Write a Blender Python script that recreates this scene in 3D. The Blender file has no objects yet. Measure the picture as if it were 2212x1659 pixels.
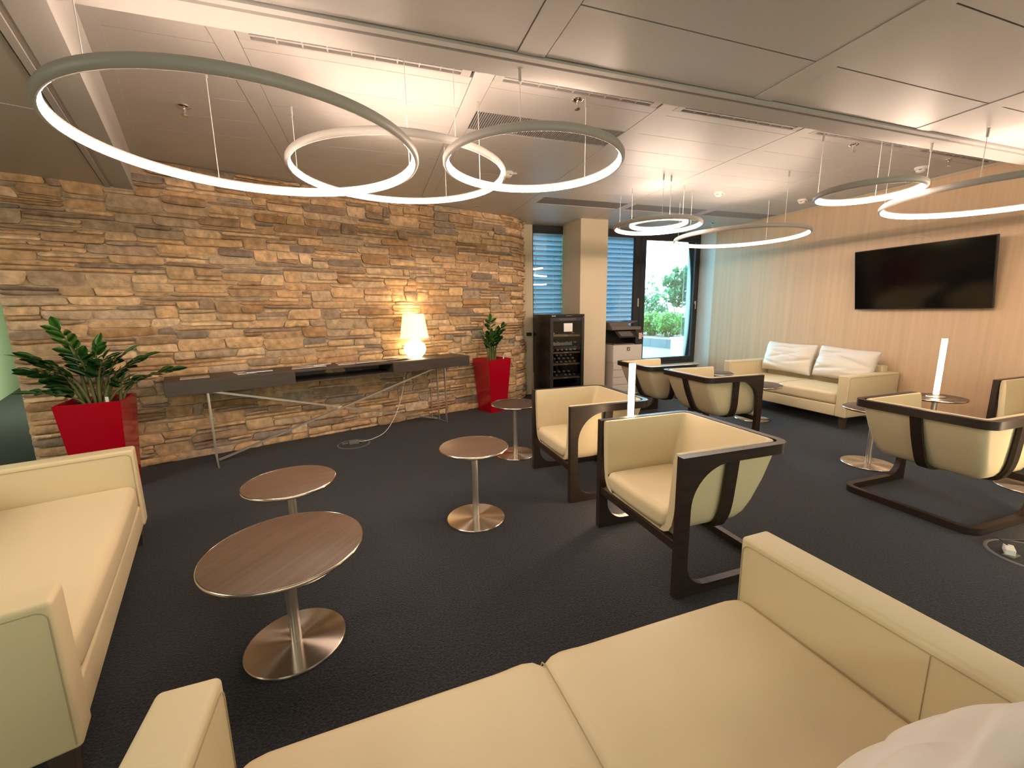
import bpy, bmesh, math, random
from mathutils import Vector, Matrix, noise
R = random.Random(7)
PI = math.pi
sc = bpy.context.scene
C = sc.collection

# ------------------------------------------------------------------ camera
CAMH = 1.5
def cam():
    f, p, r, yaw = 891.3, .1732, .0154, .3215
    fw = Vector((math.sin(yaw)*math.cos(p), math.cos(yaw)*math.cos(p), -math.sin(p)))
    rt = Vector((math.cos(yaw), -math.sin(yaw), 0)); dn = fw.cross(rt)
    c, s = math.cos(r), math.sin(r)
    r2 = rt*c+dn*s; d2 = dn*c-rt*s
    cd = bpy.data.cameras.new('camera'); o = bpy.data.objects.new('camera', cd); C.objects.link(o)
    cd.sensor_fit = 'HORIZONTAL'; cd.sensor_width = 36; cd.lens = f/2212*36
    cd.clip_start = .02; cd.clip_end = 300
    m = Matrix.Identity(4)
    for i in range(3): m[i][0], m[i][1], m[i][2] = r2[i], -d2[i], -fw[i]
    m[0][3], m[1][3], m[2][3] = 0, 0, CAMH
    o.matrix_world = m
    sc.camera = o
cam()

# ------------------------------------------------------------------ light, sky, exposure
LED = (1, .735, .57); LED_S = 23.0
vs = sc.view_settings
vs.view_transform = 'Standard'; vs.look = 'None'; vs.gamma = 1; vs.use_curve_mapping = False
vs.exposure = 1.55
w = bpy.data.worlds.new('sky'); sc.world = w; w.use_nodes = True
bg = w.node_tree.nodes['Background']; bg.inputs[0].default_value = (.42, .80, 1, 1); bg.inputs[1].default_value = 6.5

def area(name, loc, size, power, col, rot=(0, 0, 0)):
    l = bpy.data.lights.new(name, 'AREA'); l.shape = 'RECTANGLE'; l.size, l.size_y = size
    l.energy = power; l.color = col
    o = bpy.data.objects.new(name, l); C.objects.link(o); o.location = loc; o.rotation_euler = rot
    return o
# fluorescent ceiling lights of the rest of the floor (behind the photographer, and in the corridor), plus added fill lights
area('office_fill_light', (-1.5, -2.2, 2.66), (2.4, .6), 18, (.95, 1, .76))
area('office_fill_light', (3.2, -2.2, 2.66), (2.4, .6), 14, (1, .95, .76))
area('back_fill_light', (2.2, -3.9, 1.55), (6.0, 2.3), 34, (.95, 1, .76), (PI/2, 0, 0))  # added upright fill panel behind the camera, not a known window
area('office_fill_light', (-4.6, 1.2, 2.66), (2.0, 1.2), 50, (1, .93, .74))  # added fill to lift the dim left side, no known fixture
area('corridor_light', (-4.4, 9.2, 2.3), (1.6, .8), 60, (.88, 1, .66), (0, 1.15, 0))

# ------------------------------------------------------------------ materials
MATS = {}
def mat(name, col, rough=.5, metal=0, spec=.5, bump=None, var=None, coat=0, sheen=0, emit=None, aniso=0, trans=None):
    m = bpy.data.materials.new(name); m.use_nodes = True
    nt = m.node_tree; b = nt.nodes['Principled BSDF']
    b.inputs['Base Color'].default_value = (*col, 1); b.inputs['Roughness'].default_value = rough
    b.inputs['Metallic'].default_value = metal; b.inputs['Specular IOR Level'].default_value = spec
    b.inputs['Coat Weight'].default_value = coat
    b.inputs['Sheen Weight'].default_value = sheen
    if emit: b.inputs['Emission Color'].default_value = (*emit[0], 1); b.inputs['Emission Strength'].default_value = emit[1]
    tc = nt.nodes.new('ShaderNodeTexCoord')
    if var:      # (scale xyz, amount, detail)  brightness variation of the colour itself
        mp = nt.nodes.new('ShaderNodeMapping'); mp.inputs['Scale'].default_value = var[0]
        n = nt.nodes.new('ShaderNodeTexNoise'); n.inputs['Scale'].default_value = 1; n.inputs['Detail'].default_value = var[2] if len(var) > 2 else 4
        mx = nt.nodes.new('ShaderNodeMix'); mx.data_type = 'RGBA'
        rp = nt.nodes.new('ShaderNodeMapRange'); rp.inputs[1].default_value = .3; rp.inputs[2].default_value = .7
        nt.links.new(tc.outputs['Object'], mp.inputs[0]); nt.links.new(mp.outputs[0], n.inputs[0])
        nt.links.new(n.outputs[0], rp.inputs[0]); nt.links.new(rp.outputs[0], mx.inputs[0])
        a = var[1]
        mx.inputs[6].default_value = (*[c*(1-a) for c in col], 1); mx.inputs[7].default_value = (*[min(1, c*(1+a)) for c in col], 1)
        nt.links.new(mx.outputs[2], b.inputs['Base Color'])
    if bump:     # (scale xyz, strength, distance, detail)
        mp = nt.nodes.new('ShaderNodeMapping'); mp.inputs['Scale'].default_value = bump[0]
        n = nt.nodes.new('ShaderNodeTexNoise'); n.inputs['Scale'].default_value = 1; n.inputs['Detail'].default_value = bump[3] if len(bump) > 3 else 3
        bp = nt.nodes.new('ShaderNodeBump'); bp.inputs['Strength'].default_value = bump[1]; bp.inputs['Distance'].default_value = bump[2]
        nt.links.new(tc.outputs['Object'], mp.inputs[0]); nt.links.new(mp.outputs[0], n.inputs[0])
        nt.links.new(n.outputs[0], bp.inputs['Height']); nt.links.new(bp.outputs[0], b.inputs['Normal'])
    if aniso:
        b.inputs['Anisotropic'].default_value = aniso; b.inputs['Anisotropic Rotation'].default_value = .25
        tg = nt.nodes.new('ShaderNodeTangent'); tg.direction_type = 'RADIAL'; tg.axis = 'Z'
        nt.links.new(tg.outputs[0], b.inputs['Tangent'])
    if trans:
        tr = nt.nodes.new('ShaderNodeBsdfTranslucent'); tr.inputs[0].default_value = (*trans[0], 1)
        ms = nt.nodes.new('ShaderNodeMixShader'); ms.inputs[0].default_value = trans[1]
        nt.links.new(b.outputs[0], ms.inputs[1]); nt.links.new(tr.outputs[0], ms.inputs[2])
        nt.links.new(ms.outputs[0], nt.nodes['Material Output'].inputs[0])
    MATS[name] = m
    return m
def emitter(name, col, s):
    m = bpy.data.materials.new(name); m.use_nodes = True; nt = m.node_tree; nt.nodes.clear()
    e = nt.nodes.new('ShaderNodeEmission'); o = nt.nodes.new('ShaderNodeOutputMaterial')
    e.inputs[0].default_value = (*col, 1); e.inputs[1].default_value = s; nt.links.new(e.outputs[0], o.inputs[0])
    return m
def glass_mat(name, tint, refl=1.0):
    m = bpy.data.materials.new(name); m.use_nodes = True; nt = m.node_tree; nt.nodes.clear()
    t = nt.nodes.new('ShaderNodeBsdfTransparent'); t.inputs[0].default_value = (*tint, 1)
    g = nt.nodes.new('ShaderNodeBsdfGlossy'); g.inputs['Roughness'].default_value = 0.0
    fr = nt.nodes.new('ShaderNodeFresnel'); fr.inputs[0].default_value = 1.5
    mm = nt.nodes.new('ShaderNodeMath'); mm.operation = 'MULTIPLY'; mm.inputs[1].default_value = refl
    mx = nt.nodes.new('ShaderNodeMixShader'); o = nt.nodes.new('ShaderNodeOutputMaterial')
    nt.links.new(fr.outputs[0], mm.inputs[0]); nt.links.new(mm.outputs[0], mx.inputs[0])
    nt.links.new(t.outputs[0], mx.inputs[1]); nt.links.new(g.outputs[0], mx.inputs[2]); nt.links.new(mx.outputs[0], o.inputs[0])
    return m
def attr_mat(name, rough, bump):
    m = mat(name, (.5, .5, .5), rough, bump=bump); nt = m.node_tree
    a = nt.nodes.new('ShaderNodeAttribute'); a.attribute_name = 'Col'
    b = nt.nodes['Principled BSDF']
    tc = nt.nodes.new('ShaderNodeTexCoord')
    n = nt.nodes.new('ShaderNodeTexNoise'); n.inputs['Scale'].default_value = 16; n.inputs['Detail'].default_value = 6
    rp = nt.nodes.new('ShaderNodeMapRange'); rp.inputs[1].default_value = .3; rp.inputs[2].default_value = .7; rp.inputs[3].default_value = .68; rp.inputs[4].default_value = 1.25
    mx = nt.nodes.new('ShaderNodeMix'); mx.data_type = 'RGBA'; mx.blend_type = 'MULTIPLY'; mx.inputs[0].default_value = 1
    nt.links.new(tc.outputs['Object'], n.inputs[0]); nt.links.new(n.outputs[0], rp.inputs[0])
    nt.links.new(a.outputs['Color'], mx.inputs[6]); nt.links.new(rp.outputs[0], mx.inputs[7]); nt.links.new(mx.outputs[2], b.inputs['Base Color'])
    return m

M_carpet = mat('carpet_charcoal', (.0155, .018, .0245), .9, spec=.35, sheen=.09, var=((95, 95, 95), .85, 3), bump=((120, 120, 120), .8, .008, 2))
M_ceil = mat('ceiling_enamel', (.50, .485, .465), .38, spec=.45)
M_gyps = mat('ceiling_gypsum', (.50, .485, .465), .8)
M_gap = mat('joint_black', (.02, .018, .016), .9)
M_slotgrey = mat('slot_frame', (.45, .44, .42), .5)
M_grille = mat('grille_grey', (.30, .29, .28), .6)
M_white = mat('white_plastic', (.80, .78, .74), .4)
M_chrome = mat('chrome', (.75, .74, .72), .12, 1)
M_steel = mat('brushed_steel', (.70, .65, .59), .40, 1)
M_disc = mat('radial_brushed_steel', (.62, .56, .50), .27, 1, aniso=.95)
M_rim = mat('table_rim_steel', (.60, .55, .48), .2, 1)
M_top = mat('table_brown_oak', (.115, .072, .047), .42, spec=.3, var=((2.2, 55, 30), .16, 5))
M_topdark = mat('table_dark_oak', (.070, .047, .036), .42, spec=.4, var=((2.2, 55, 30), .16, 5))
M_leather = mat('cream_leather', (.66, .565, .365), .46, spec=.4, bump=((170, 170, 170), .14, .002, 2))
M_pillow = mat('pale_leather', (.70, .665, .60), .5, spec=.35, bump=((170, 170, 170), .12, .002, 2))
M_seam = mat('seam_tan', (.40, .33, .21), .7)
M_wenge = mat('wenge_wood', (.028, .018, .014), .38, spec=.4, var=((4, 60, 60), .3, 4))
M_foot = mat('sofa_leg_brown', (.06, .042, .03), .5)
M_ring = mat('lamp_ring_white', (.42, .40, .375), .45)
M_led = emitter('led_strip', LED, LED_S)
M_tube = emitter('led_tube', (1, .72, .46), 13)
M_alu = mat('aluminium', (.66, .62, .55), .28, 1)
M_wood = mat('wall_oak_veneer', (.60, .42, .262), .5, var=((1, 22, .5), .075, 7))
M_corn = mat('cornice_cream', (.50, .44, .32), .8)
M_cream = mat('wall_cream', (.66, .56, .40), .75)
M_reveal = mat('reveal_white', (.66, .74, .74), .7)
M_frame = mat('window_anthracite', (.04, .041, .043), .7, spec=.25)
M_blind = mat('blind_slat', (.32, .38, .42), .5, trans=((.42, .56, .66), .37))
M_glass = glass_mat('window_glass', (.93, .97, .97), 1.6)
M_fglass = glass_mat('fridge_glass', (.78, .78, .78), 1.2)
M_black = mat('fridge_black', (.006, .006, .006), .25)
M_fdark = mat('fridge_frame', (.022, .021, .021), .3)
M_screen = mat('tv_screen', (.003, .003, .003), .12, spec=.45)
M_bezel = mat('tv_bezel', (.012, .012, .016), .35)
M_beech = mat('shelf_beech', (.45, .27, .15), .5, var=((3, 30, 30), .2, 4))
M_bottle = mat('bottle_glass_dark', (.012, .018, .012), .12)
M_caps = mat('bottle_capsule', (.62, .60, .58), .4)
M_capsred = mat('bottle_capsule_red', (.25, .05, .05), .4)
M_paper = mat('paper_white', (.80, .78, .74), .7)
M_print = mat('printer_white', (.62, .57, .52), .45)
M_printd = mat('printer_grey', (.13, .11, .10), .45)
M_printb = mat('printer_black', (.02, .018, .017), .4)
M_console = mat('console_grey_oak', (.062, .046, .038), .42, var=((3, 60, 60), .22, 5))
M_consin = mat('console_inside', (.03, .024, .02), .6)
M_red = mat('pot_red_gloss', (.40, .0, .012), .16, coat=.4)
M_soil = mat('potting_soil', (.05, .035, .025), .95, bump=((60, 60, 60), .8, .01))
M_leaf = mat('zz_leaf', (.022, .085, .018), .25, coat=.2)
M_leaf2 = mat('zz_leaf_young', (.05, .17, .025), .28, coat=.2)
M_stem = mat('zz_stem', (.11, .13, .04), .5, var=((20, 20, 8), .3))
M_cord = mat('white_cord', (.80, .77, .70), .5)
M_grey = mat('grey_plastic', (.16, .155, .15), .6)
M_dark = mat('dark_cord', (.03, .03, .03), .6)
M_opal = mat('lamp_opal_glass', (.9, .85, .7), .3, emit=((1, .82, .50), 2.2))
M_shade = mat('lamp_shade_glass', (.9, .82, .6), .4, emit=((1, .76, .36), .55))
M_green = mat('wall_pale_green', (.50, .58, .42), .8)
M_mortar = mat('mortar', (.58, .45, .31), .95, bump=((45, 45, 45), .8, .012, 4))
M_stone = attr_mat('ledge_stone', .88, ((38, 38, 60), .75, .012, 5))
M_pave = mat('terrace_paving', (.13, .14, .14), .8, var=((.6, .6, .6), .06))
M_plant = mat('planter_concrete', (.075, .08, .085), .8, var=((3, 3, 3), .12))
M_earth = mat('garden_soil', (.20, .12, .09), .95)
M_hedge = mat('hedge_leaf', (.12, .24, .06), .6, trans=((.2, .36, .08), .3))
M_tree = mat('tree_leaf', (.05, .13, .06), .6, trans=((.12, .28, .1), .3))
M_bark = mat('bark', (.16, .11, .08), .9)

# ------------------------------------------------------------------ mesh helpers
def new(): return bmesh.new()
def link(name, data, parent=None):
    o = bpy.data.objects.new(name, data); C.objects.link(o)
    if parent: o.parent = parent
    return o
def obj(name, bm, m, parent=None, smooth=False, angle=None, fix=True):
    if fix: bmesh.ops.recalc_face_normals(bm, faces=bm.faces[:])
    me = bpy.data.meshes.new(name); bm.to_mesh(me); bm.free()
    if m: me.materials.append(m)
    if smooth:
        me.polygons.foreach_set('use_smooth', [True]*len(me.polygons))
        if angle: me.set_sharp_from_angle(angle=math.radians(angle))
    return link(name, me, parent)
def tag(o, label=None, cat=None, group=None, kind=None):
    if label: o['label'] = label
    if cat: o['category'] = cat
    if group: o['group'] = group
    if kind: o['kind'] = kind
    return o
def thing(name, label, cat, loc=(0, 0, 0), rz=0, group=None):
    o = link(name, None); o.location = loc; o.rotation_euler = (0, 0, rz)
    return tag(o, label, cat, group)
def dup(o, loc=None, rz=None, label=None, parent=None):
    kids = list(o.children)
    c = o.copy(); C.objects.link(c)
    if parent: c.parent = parent
    if loc is not None: c.location = loc
    if rz is not None: c.rotation_euler = (0, 0, rz)
    if label: c['label'] = label
    for k in kids: dup(k, parent=c)
    return c
def struct(name, bm, m, parent=None, smooth=False):
    o = obj(name, bm, m, parent, smooth)
    if not parent: o['kind'] = 'structure'
    return o
def box(bm, x0, x1, y0, y1, z0, z1, bev=0, seg=2):
    vs_ = [bm.verts.new((x, y, z)) for x in (x0, x1) for y in (y0, y1) for z in (z0, z1)]
    fs = [bm.faces.new([vs_[i] for i in q]) for q in ((0, 1, 3, 2), (4, 6, 7, 5), (0, 4, 5, 1), (2, 3, 7, 6), (0, 2, 6, 4), (1, 5, 7, 3))]
    if bev:
        es = list({e for f in fs for e in f.edges})
        bmesh.ops.bevel(bm, geom=es, offset=bev, segments=seg, affect='EDGES', profile=.5)
    return bm
def prism(bm, poly, fn0, fn1):
    """polygon (list of 2d) extruded between two mapping functions"""
    a = [bm.verts.new(fn0(p)) for p in poly]; b = [bm.verts.new(fn1(p)) for p in poly]
    n = len(poly); bm.faces.new(a); bm.faces.new(b[::-1])
    for i in range(n): bm.faces.new((a[i], b[i], b[(i+1) % n], a[(i+1) % n]))
    return bm
def slab(bm, poly, z0, z1): return prism(bm, poly, lambda p: (p[0], p[1], z0), lambda p: (p[0], p[1], z1))
def lathe(bm, prof, n=32, cx=0, cy=0, closed_top=True, closed_bot=True):
    rings = []
    for r, z in prof:
        rings.append([bm.verts.new((cx+r*math.cos(2*PI*k/n), cy+r*math.sin(2*PI*k/n), z)) for k in range(n)] if r > 1e-6 else [bm.verts.new((cx, cy, z))])
    for a, b in zip(rings, rings[1:]):
        for k in range(n):
            q = [a[k % len(a)], a[(k+1) % len(a)], b[(k+1) % len(b)], b[k % len(b)]]
            q = [v for i, v in enumerate(q) if v not in q[:i]]
            if len(q) > 2: bm.faces.new(q)
    if closed_bot and len(rings[0]) > 1: bm.faces.new(rings[0][::-1])
    if closed_top and len(rings[-1]) > 1: bm.faces.new(rings[-1])
    return bm
def tube(bm, pts, r, n=6, cap=True):
    pts = [Vector(p) for p in pts]; rings = []
    rr = r if hasattr(r, '__len__') else [r]*len(pts)
    up = Vector((0, 0, 1)); prev = None
    for i, p in enumerate(pts):
        t = (pts[min(i+1, len(pts)-1)]-pts[max(i-1, 0)]).normalized()
        if prev is None:
            a = t.cross(up if abs(t.z) < .9 else Vector((1, 0, 0))).normalized()
        else: a = (prev-t*prev.dot(t)).normalized()
        prev = a; b = t.cross(a)
        rings.append([bm.verts.new(p+(a*math.cos(2*PI*k/n)+b*math.sin(2*PI*k/n))*rr[i]) for k in range(n)])
    for A, B in zip(rings, rings[1:]):
        for k in range(n): bm.faces.new((A[k], A[(k+1) % n], B[(k+1) % n], B[k]))
    if cap: bm.faces.new(rings[0][::-1]); bm.faces.new(rings[-1])
    return bm
def spline(P, n):
    P = [Vector(p) for p in P]; out = []
    for i in range(len(P)-1):
        a, b, c, d = P[max(i-1, 0)], P[i], P[i+1], P[min(i+2, len(P)-1)]
        for k in range(n):
            t = k/n
            out.append(.5*((2*b)+(c-a)*t+(2*a-5*b+4*c-d)*t*t+(3*b-a-3*c+d)*t**3))
    return out+[P[-1]]
def beam(bm, a, b, w, h, up=(0, 0, 1), bev=0):
    a, b = Vector(a), Vector(b); t = (b-a).normalized(); u = Vector(up)
    s = t.cross(u).normalized(); u = s.cross(t)
    vs_ = [[bm.verts.new(p+s*sx*w/2+u*sy*h/2) for sx, sy in ((-1, -1), (1, -1), (1, 1), (-1, 1))] for p in (a, b)]
    bm.faces.new(vs_[0][::-1]); bm.faces.new(vs_[1])
    for k in range(4): bm.faces.new((vs_[0][k], vs_[0][(k+1) % 4], vs_[1][(k+1) % 4], vs_[1][k]))
    return bm
def ribbon(bm, path, prof):
    """sweep: prof(i) gives list of points for path index i; closed profile, capped"""
    rings = [[bm.verts.new(p) for p in prof(i)] for i in range(len(path))]
    n = len(rings[0])
    for A, B in zip(rings, rings[1:]):
        for k in range(n): bm.faces.new((A[k], A[(k+1) % n], B[(k+1) % n], B[k]))
    bm.faces.new(rings[0][::-1]); bm.faces.new(rings[-1])
    return bm
def rbox(bm, c, size, r, n=(2, 2, 2), k=3, fn=None):
    """rounded box, subdivided; fn(Vector in -1..1 coords, Vector) -> Vector moves vertices"""
    h = [s/2 for s in size]; r = min(r, min(h)*.999)
    ax = []
    for i in range(3):
        inn = h[i]-r
        edge = [inn+r*math.tan(PI/4*j/k) for j in range(1, k+1)]
        mid = [-inn+2*inn*j/n[i] for j in range(n[i]+1)]
        ax.append([-e for e in edge[::-1]]+mid+edge)
    cache = {}
    def vert(i, j, l):
        key = (i, j, l)
        if key in cache: return cache[key]
        p = Vector((ax[0][i], ax[1][j], ax[2][l]))
        q = Vector([max(-(h[a]-r), min(h[a]-r, p[a])) for a in range(3)]); d = p-q
        if d.length > 1e-9: d = d.normalized()*r
        v = q+d
        if fn: v = fn(Vector((v.x/h[0], v.y/h[1], v.z/h[2])), v)
        cache[key] = bm.verts.new(v+Vector(c)); return cache[key]
    L = [len(a) for a in ax]
    for i in range(L[0]-1):
        for j in range(L[1]-1):
            for l in (0, L[2]-1):
                bm.faces.new((vert(i, j, l), vert(i+1, j, l), vert(i+1, j+1, l), vert(i, j+1, l)))
    for i in range(L[0]-1):
        for l in range(L[2]-1):
            for j in (0, L[1]-1):
                bm.faces.new((vert(i, j, l), vert(i+1, j, l), vert(i+1, j, l+1), vert(i, j, l+1)))
    for j in range(L[1]-1):
        for l in range(L[2]-1):
            for i in (0, L[0]-1):
                bm.faces.new((vert(i, j, l), vert(i, j+1, l), vert(i, j+1, l+1), vert(i, j, l+1)))
    return bm
def clip(poly, a, b, c):
    """keep a*x+b*y <= c"""
    out = []
    for i in range(len(poly)):
        p, q = poly[i], poly[(i+1) % len(poly)]
        dp, dq = a*p[0]+b*p[1]-c, a*q[0]+b*q[1]-c
        if dp <= 0: out.append(p)
        if dp*dq < 0:
            t = dp/(dp-dq); out.append((p[0]+(q[0]-p[0])*t, p[1]+(q[1]-p[1])*t))
    return out

# ------------------------------------------------------------------ room shell
ZL, ZH = 2.69, 2.975                 # lower ceiling (near, left) and raised ceiling over the lounge
XW = 6.36                            # oak wall
YW = 6.97                            # window plane
SL = 1/3.0                           # slope of the stone wall line  y = 4.82 + (x+2.85)/3
def stone_y(x): return 4.82+(x+2.85)*SL
LX0, LY0, LK = -1.09, 2.266, -.342   # left edge of the raised ceiling: x = LX0 + LK*(y-LY0)
def left_x(y): return LX0+LK*(y-LY0)

bm = new(); slab(bm, [(-9.5, -4), (XW, -4), (XW, 7.3), (2.0, 7.3), (2.0, 13), (-9.5, 13)], -.1, 0)
struct('floor', bm, M_carpet)
# outer walls
bm = new(); box(bm, XW, XW+.2, -4, 6.58, 0, ZH+.1); struct('wall_right', bm, M_wood)
bm = new(); box(bm, XW, XW+.2, 6.58, 7.3, 0, ZH+.1); struct('trim_1', bm, M_reveal)
bm = new(); box(bm, XW-.008, XW, 2.244, 6.58, ZH-.03, ZH-.002); struct('trim_2', bm, M_corn)
bm = new(); box(bm, -9.7, XW+.2, -4.2, -4, 0, ZH+.1); struct('wall_front', bm, M_cream)
bm = new(); slab(bm, [(-5.3, 7.1), (-8.5, 14.2), (-8.7, 14.1), (-5.5, 7.0)], 0, ZH+.1)
slab(bm, [(-5.3, 7.1), (-5.5, 7.0), (-9.5, -4), (-9.7, -4)], 0, ZH+.1)
struct('wall_far', bm, M_green)
bm = new(); box(bm, -9.5, 2.4, 13, 13.2, 0, ZH+.1); box(bm, 2.2, 2.4, YW+.25, 13, 0, ZH+.1); struct('wall_corridor', bm, M_green)

# ---- stone wall: curve of the wall, stones laid along it
WP = [(-2.98, stone_y(-2.98)), (2.16, stone_y(2.16)), (2.30, stone_y(2.16)+.10), (2.42, stone_y(2.16)+.22), (2.50, stone_y(2.16)+.36), (2.53, YW)]
WS = [0]
for a, b in zip(WP, WP[1:]): WS.append(WS[-1]+math.dist(a, b))
def wall_at(s):
    s = max(0, min(WS[-1]-1e-6, s))
    for i in range(len(WS)-1):
        if s <= WS[i+1]: break
    t = (s-WS[i])/(WS[i+1]-WS[i])
    a, b = Vector(WP[i]), Vector(WP[i+1]); d = (b-a).normalized()
    dn = d
    if i+2 < len(WP) and i >= 1:
        e = (Vector(WP[i+2])-b).normalized(); dn = (d*(1-t)+e*t).normalized()
    p = a+(b-a)*t
    return p, Vector((dn.y, -dn.x))
def wpt(s, d, z):
    p, n = wall_at(s); return Vector((p.x+n.x*d, p.y+n.y*d, z))
ss = [0]+[WS[1]*k/12 for k in range(1, 13)]+WS[2:]
bm = new()
ribbon(bm, ss, lambda i: [wpt(ss[i], 0, 0), wpt(ss[i], 0, ZH), wpt(ss[i], -.16, ZH), wpt(ss[i], -.16, 0)])
stone_wall = struct('wall_left', bm, M_mortar)

def lay_stones():
    U, V_ = .045, .0425
    ns, nz = int(WS[-1]/U), int(ZH/V_)
    used = [[False]*(nz+6) for _ in range(ns+30)]
    rects = []
    rr = random.Random(21)
    for j in range(nz):
        for i in range(ns):
            if used[i][j]: continue
            h = rr.choices((1, 2, 3), (.46, .42, .12))[0]
            wd = rr.randint(5, 13) if h == 1 else rr.randint(4, 11) if h == 2 else rr.randint(4, 9)
            k = 0
            while k < wd and i+k < ns and not used[i+k][j]: k += 1
            wd = k
            if i+wd < ns and not used[i+wd][j] and (i+wd+1 >= ns or used[i+wd+1][j]): wd += 1
            hh = 1
            while hh < h and j+hh < nz and not any(used[i+a][j+hh] for a in range(wd)): hh += 1
            for a in range(wd):
                for b in range(hh): used[i+a][j+b] = True
            rects.append((i*U, (i+wd)*U, j*V_, (j+hh)*V_))
    return rects
PAL = [(0.725, 0.487, 0.276), (0.644, 0.417, 0.226), (0.756, 0.532, 0.312), (0.532, 0.347, 0.196), (0.58, 0.433, 0.29), (0.434, 0.309, 0.21), (0.338, 0.255, 0.189), (0.371, 0.301, 0.24), (0.676, 0.448, 0.24), (0.499, 0.294, 0.145), (0.789, 0.571, 0.355)]
def stone_mesh(bm, col, s0, s1, z0, z1, rr):
    W, H = s1-s0, z1-z0
    nx = max(3, min(8, round(W/.05))); nz = 3 if H < .06 else 4
    g = .0055
    dep = rr.uniform(.014, .062); tilt = rr.uniform(-.014, .014); tz = rr.uniform(-.014, .012)
    seed = Vector((rr.uniform(0, 99), rr.uniform(0, 99), rr.uniform(0, 99)))
    c = rr.choices(PAL, (3, 3, 3, 3, 3, 2, 1.2, .9, 3, 1.6, 2.5))[0]; k = rr.uniform(.82, 1.14)
    c = (c[0]*k, c[1]*k, c[2]*k, 1)
    sk = [rr.uniform(-.012, .012) for _ in range(4)]; sl = [rr.uniform(-.032, .032) for _ in range(2)]
    def pos(a, b, lift):
        # a,b in 0..1
        s = s0+g+(W-2*g)*a + (sl[0]*(1-a)+sl[1]*a)*(b-.5)*min(1, H/.085)
        z = z0+g+(H-2*g)*b + ((sk[0]*(1-b)+sk[1]*b)*(a-.5))*.8
        nv = noise.noise(Vector((s*14, z*14, 0))+seed)*.008
        nz_ = noise.noise(Vector((s*9, z*9, 5))+seed)*.006
        ea, eb = min(a, 1-a), min(b, 1-b)
        rc = max(0, .10-ea)*max(0, .22-eb)*1.5
        s += nv+(rc if a < .5 else -rc)*W; z += nz_+(rc if b < .5 else -rc)*H
        d = .002
        if lift:
            e = min(1, ea*W/.018+.35) * min(1, eb*H/.016+.35)
            d = (dep+tilt*(a-.5)*2+tz*(b-.5)*2)*(.62+.38*e)+noise.noise(Vector((s*16, z*30, 9))+seed)*.011*e
        return wpt(min(max(s, .002), WS[-1]-.002), max(.004 if lift else -.01, d), max(.0, min(z, ZH-.002)))
    gr = [[bm.verts.new(pos(i/nx, j/nz, True)) for j in range(nz+1)] for i in range(nx+1)]
    for i in range(nx):
        for j in range(nz):
            bm.faces.new((gr[i][j], gr[i+1][j], gr[i+1][j+1], gr[i][j+1]))
    loop = [(i, 0) for i in range(nx)]+[(nx, j) for j in range(nz)]+[(i, nz) for i in range(nx, 0, -1)]+[(0, j) for j in range(nz, 0, -1)]
    base = [bm.verts.new(wpt(*(lambda q: (min(max(q[0], .002), WS[-1]-.002), q[1], q[2]))(back(gr[i][j].co)))) for i, j in loop]
    n = len(loop)
    for q in range(n):
        i, j = loop[q]; i2, j2 = loop[(q+1) % n]
        bm.faces.new((gr[i2][j2], gr[i][j], base[q], base[(q+1) % n]))
    L = bm.verts.layers.float_color['Col']
    for col_ in gr:
        for v in col_: v[L] = c
    for v in base: v[L] = c
def back(co):
    # nearest s for a point on the wall, returned slightly behind the mortar face
    best = (1e9, 0)
    P = Vector((co.x, co.y))
    for i in range(len(WP)-1):
        a, b = Vector(WP[i]), Vector(WP[i+1]); t = max(0, min(1, (P-a).dot(b-a)/(b-a).length_squared))
        q = a+(b-a)*t; dd = (P-q).length
        if dd < best[0]: best = (dd, WS[i]+t*(WS[i+1]-WS[i]))
    return best[1], -.004, co.z
def build_stones():
    rr = random.Random(5)
    rects = lay_stones()
    sc_ = []
    for q in rects:
        sm, zm = (q[0]+q[1])/2, (q[2]+q[3])/2
        p = wpt(sm, 0, zm)
        if p.z > ZL+.03 and p.x < left_x(p.y)-.02: continue          # above the lower ceiling on the left
        d = (p-Vector((0, 0, CAMH))).length
        facing = abs(wall_at(sm)[1].dot(Vector((p.x, p.y)).normalized()))
        sc_.append(((q[1]-q[0])*(q[3]-q[2])*facing/d**2, q))
    sc_.sort(key=lambda t: -t[0])
    rest = new(); rest.verts.layers.float_color.new('Col')
    for k, (_, q) in enumerate(sc_):
        if k < 300:
            b = new(); b.verts.layers.float_color.new('Col')
            stone_mesh(b, None, *q, rr); obj('stone', b, M_stone, stone_wall, smooth=True, angle=50)
        else: stone_mesh(rest, None, *q, rr)
    o = obj('small_stones', rest, M_stone, stone_wall, smooth=True, angle=50); o['kind'] = 'stuff'
build_stones()

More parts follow.
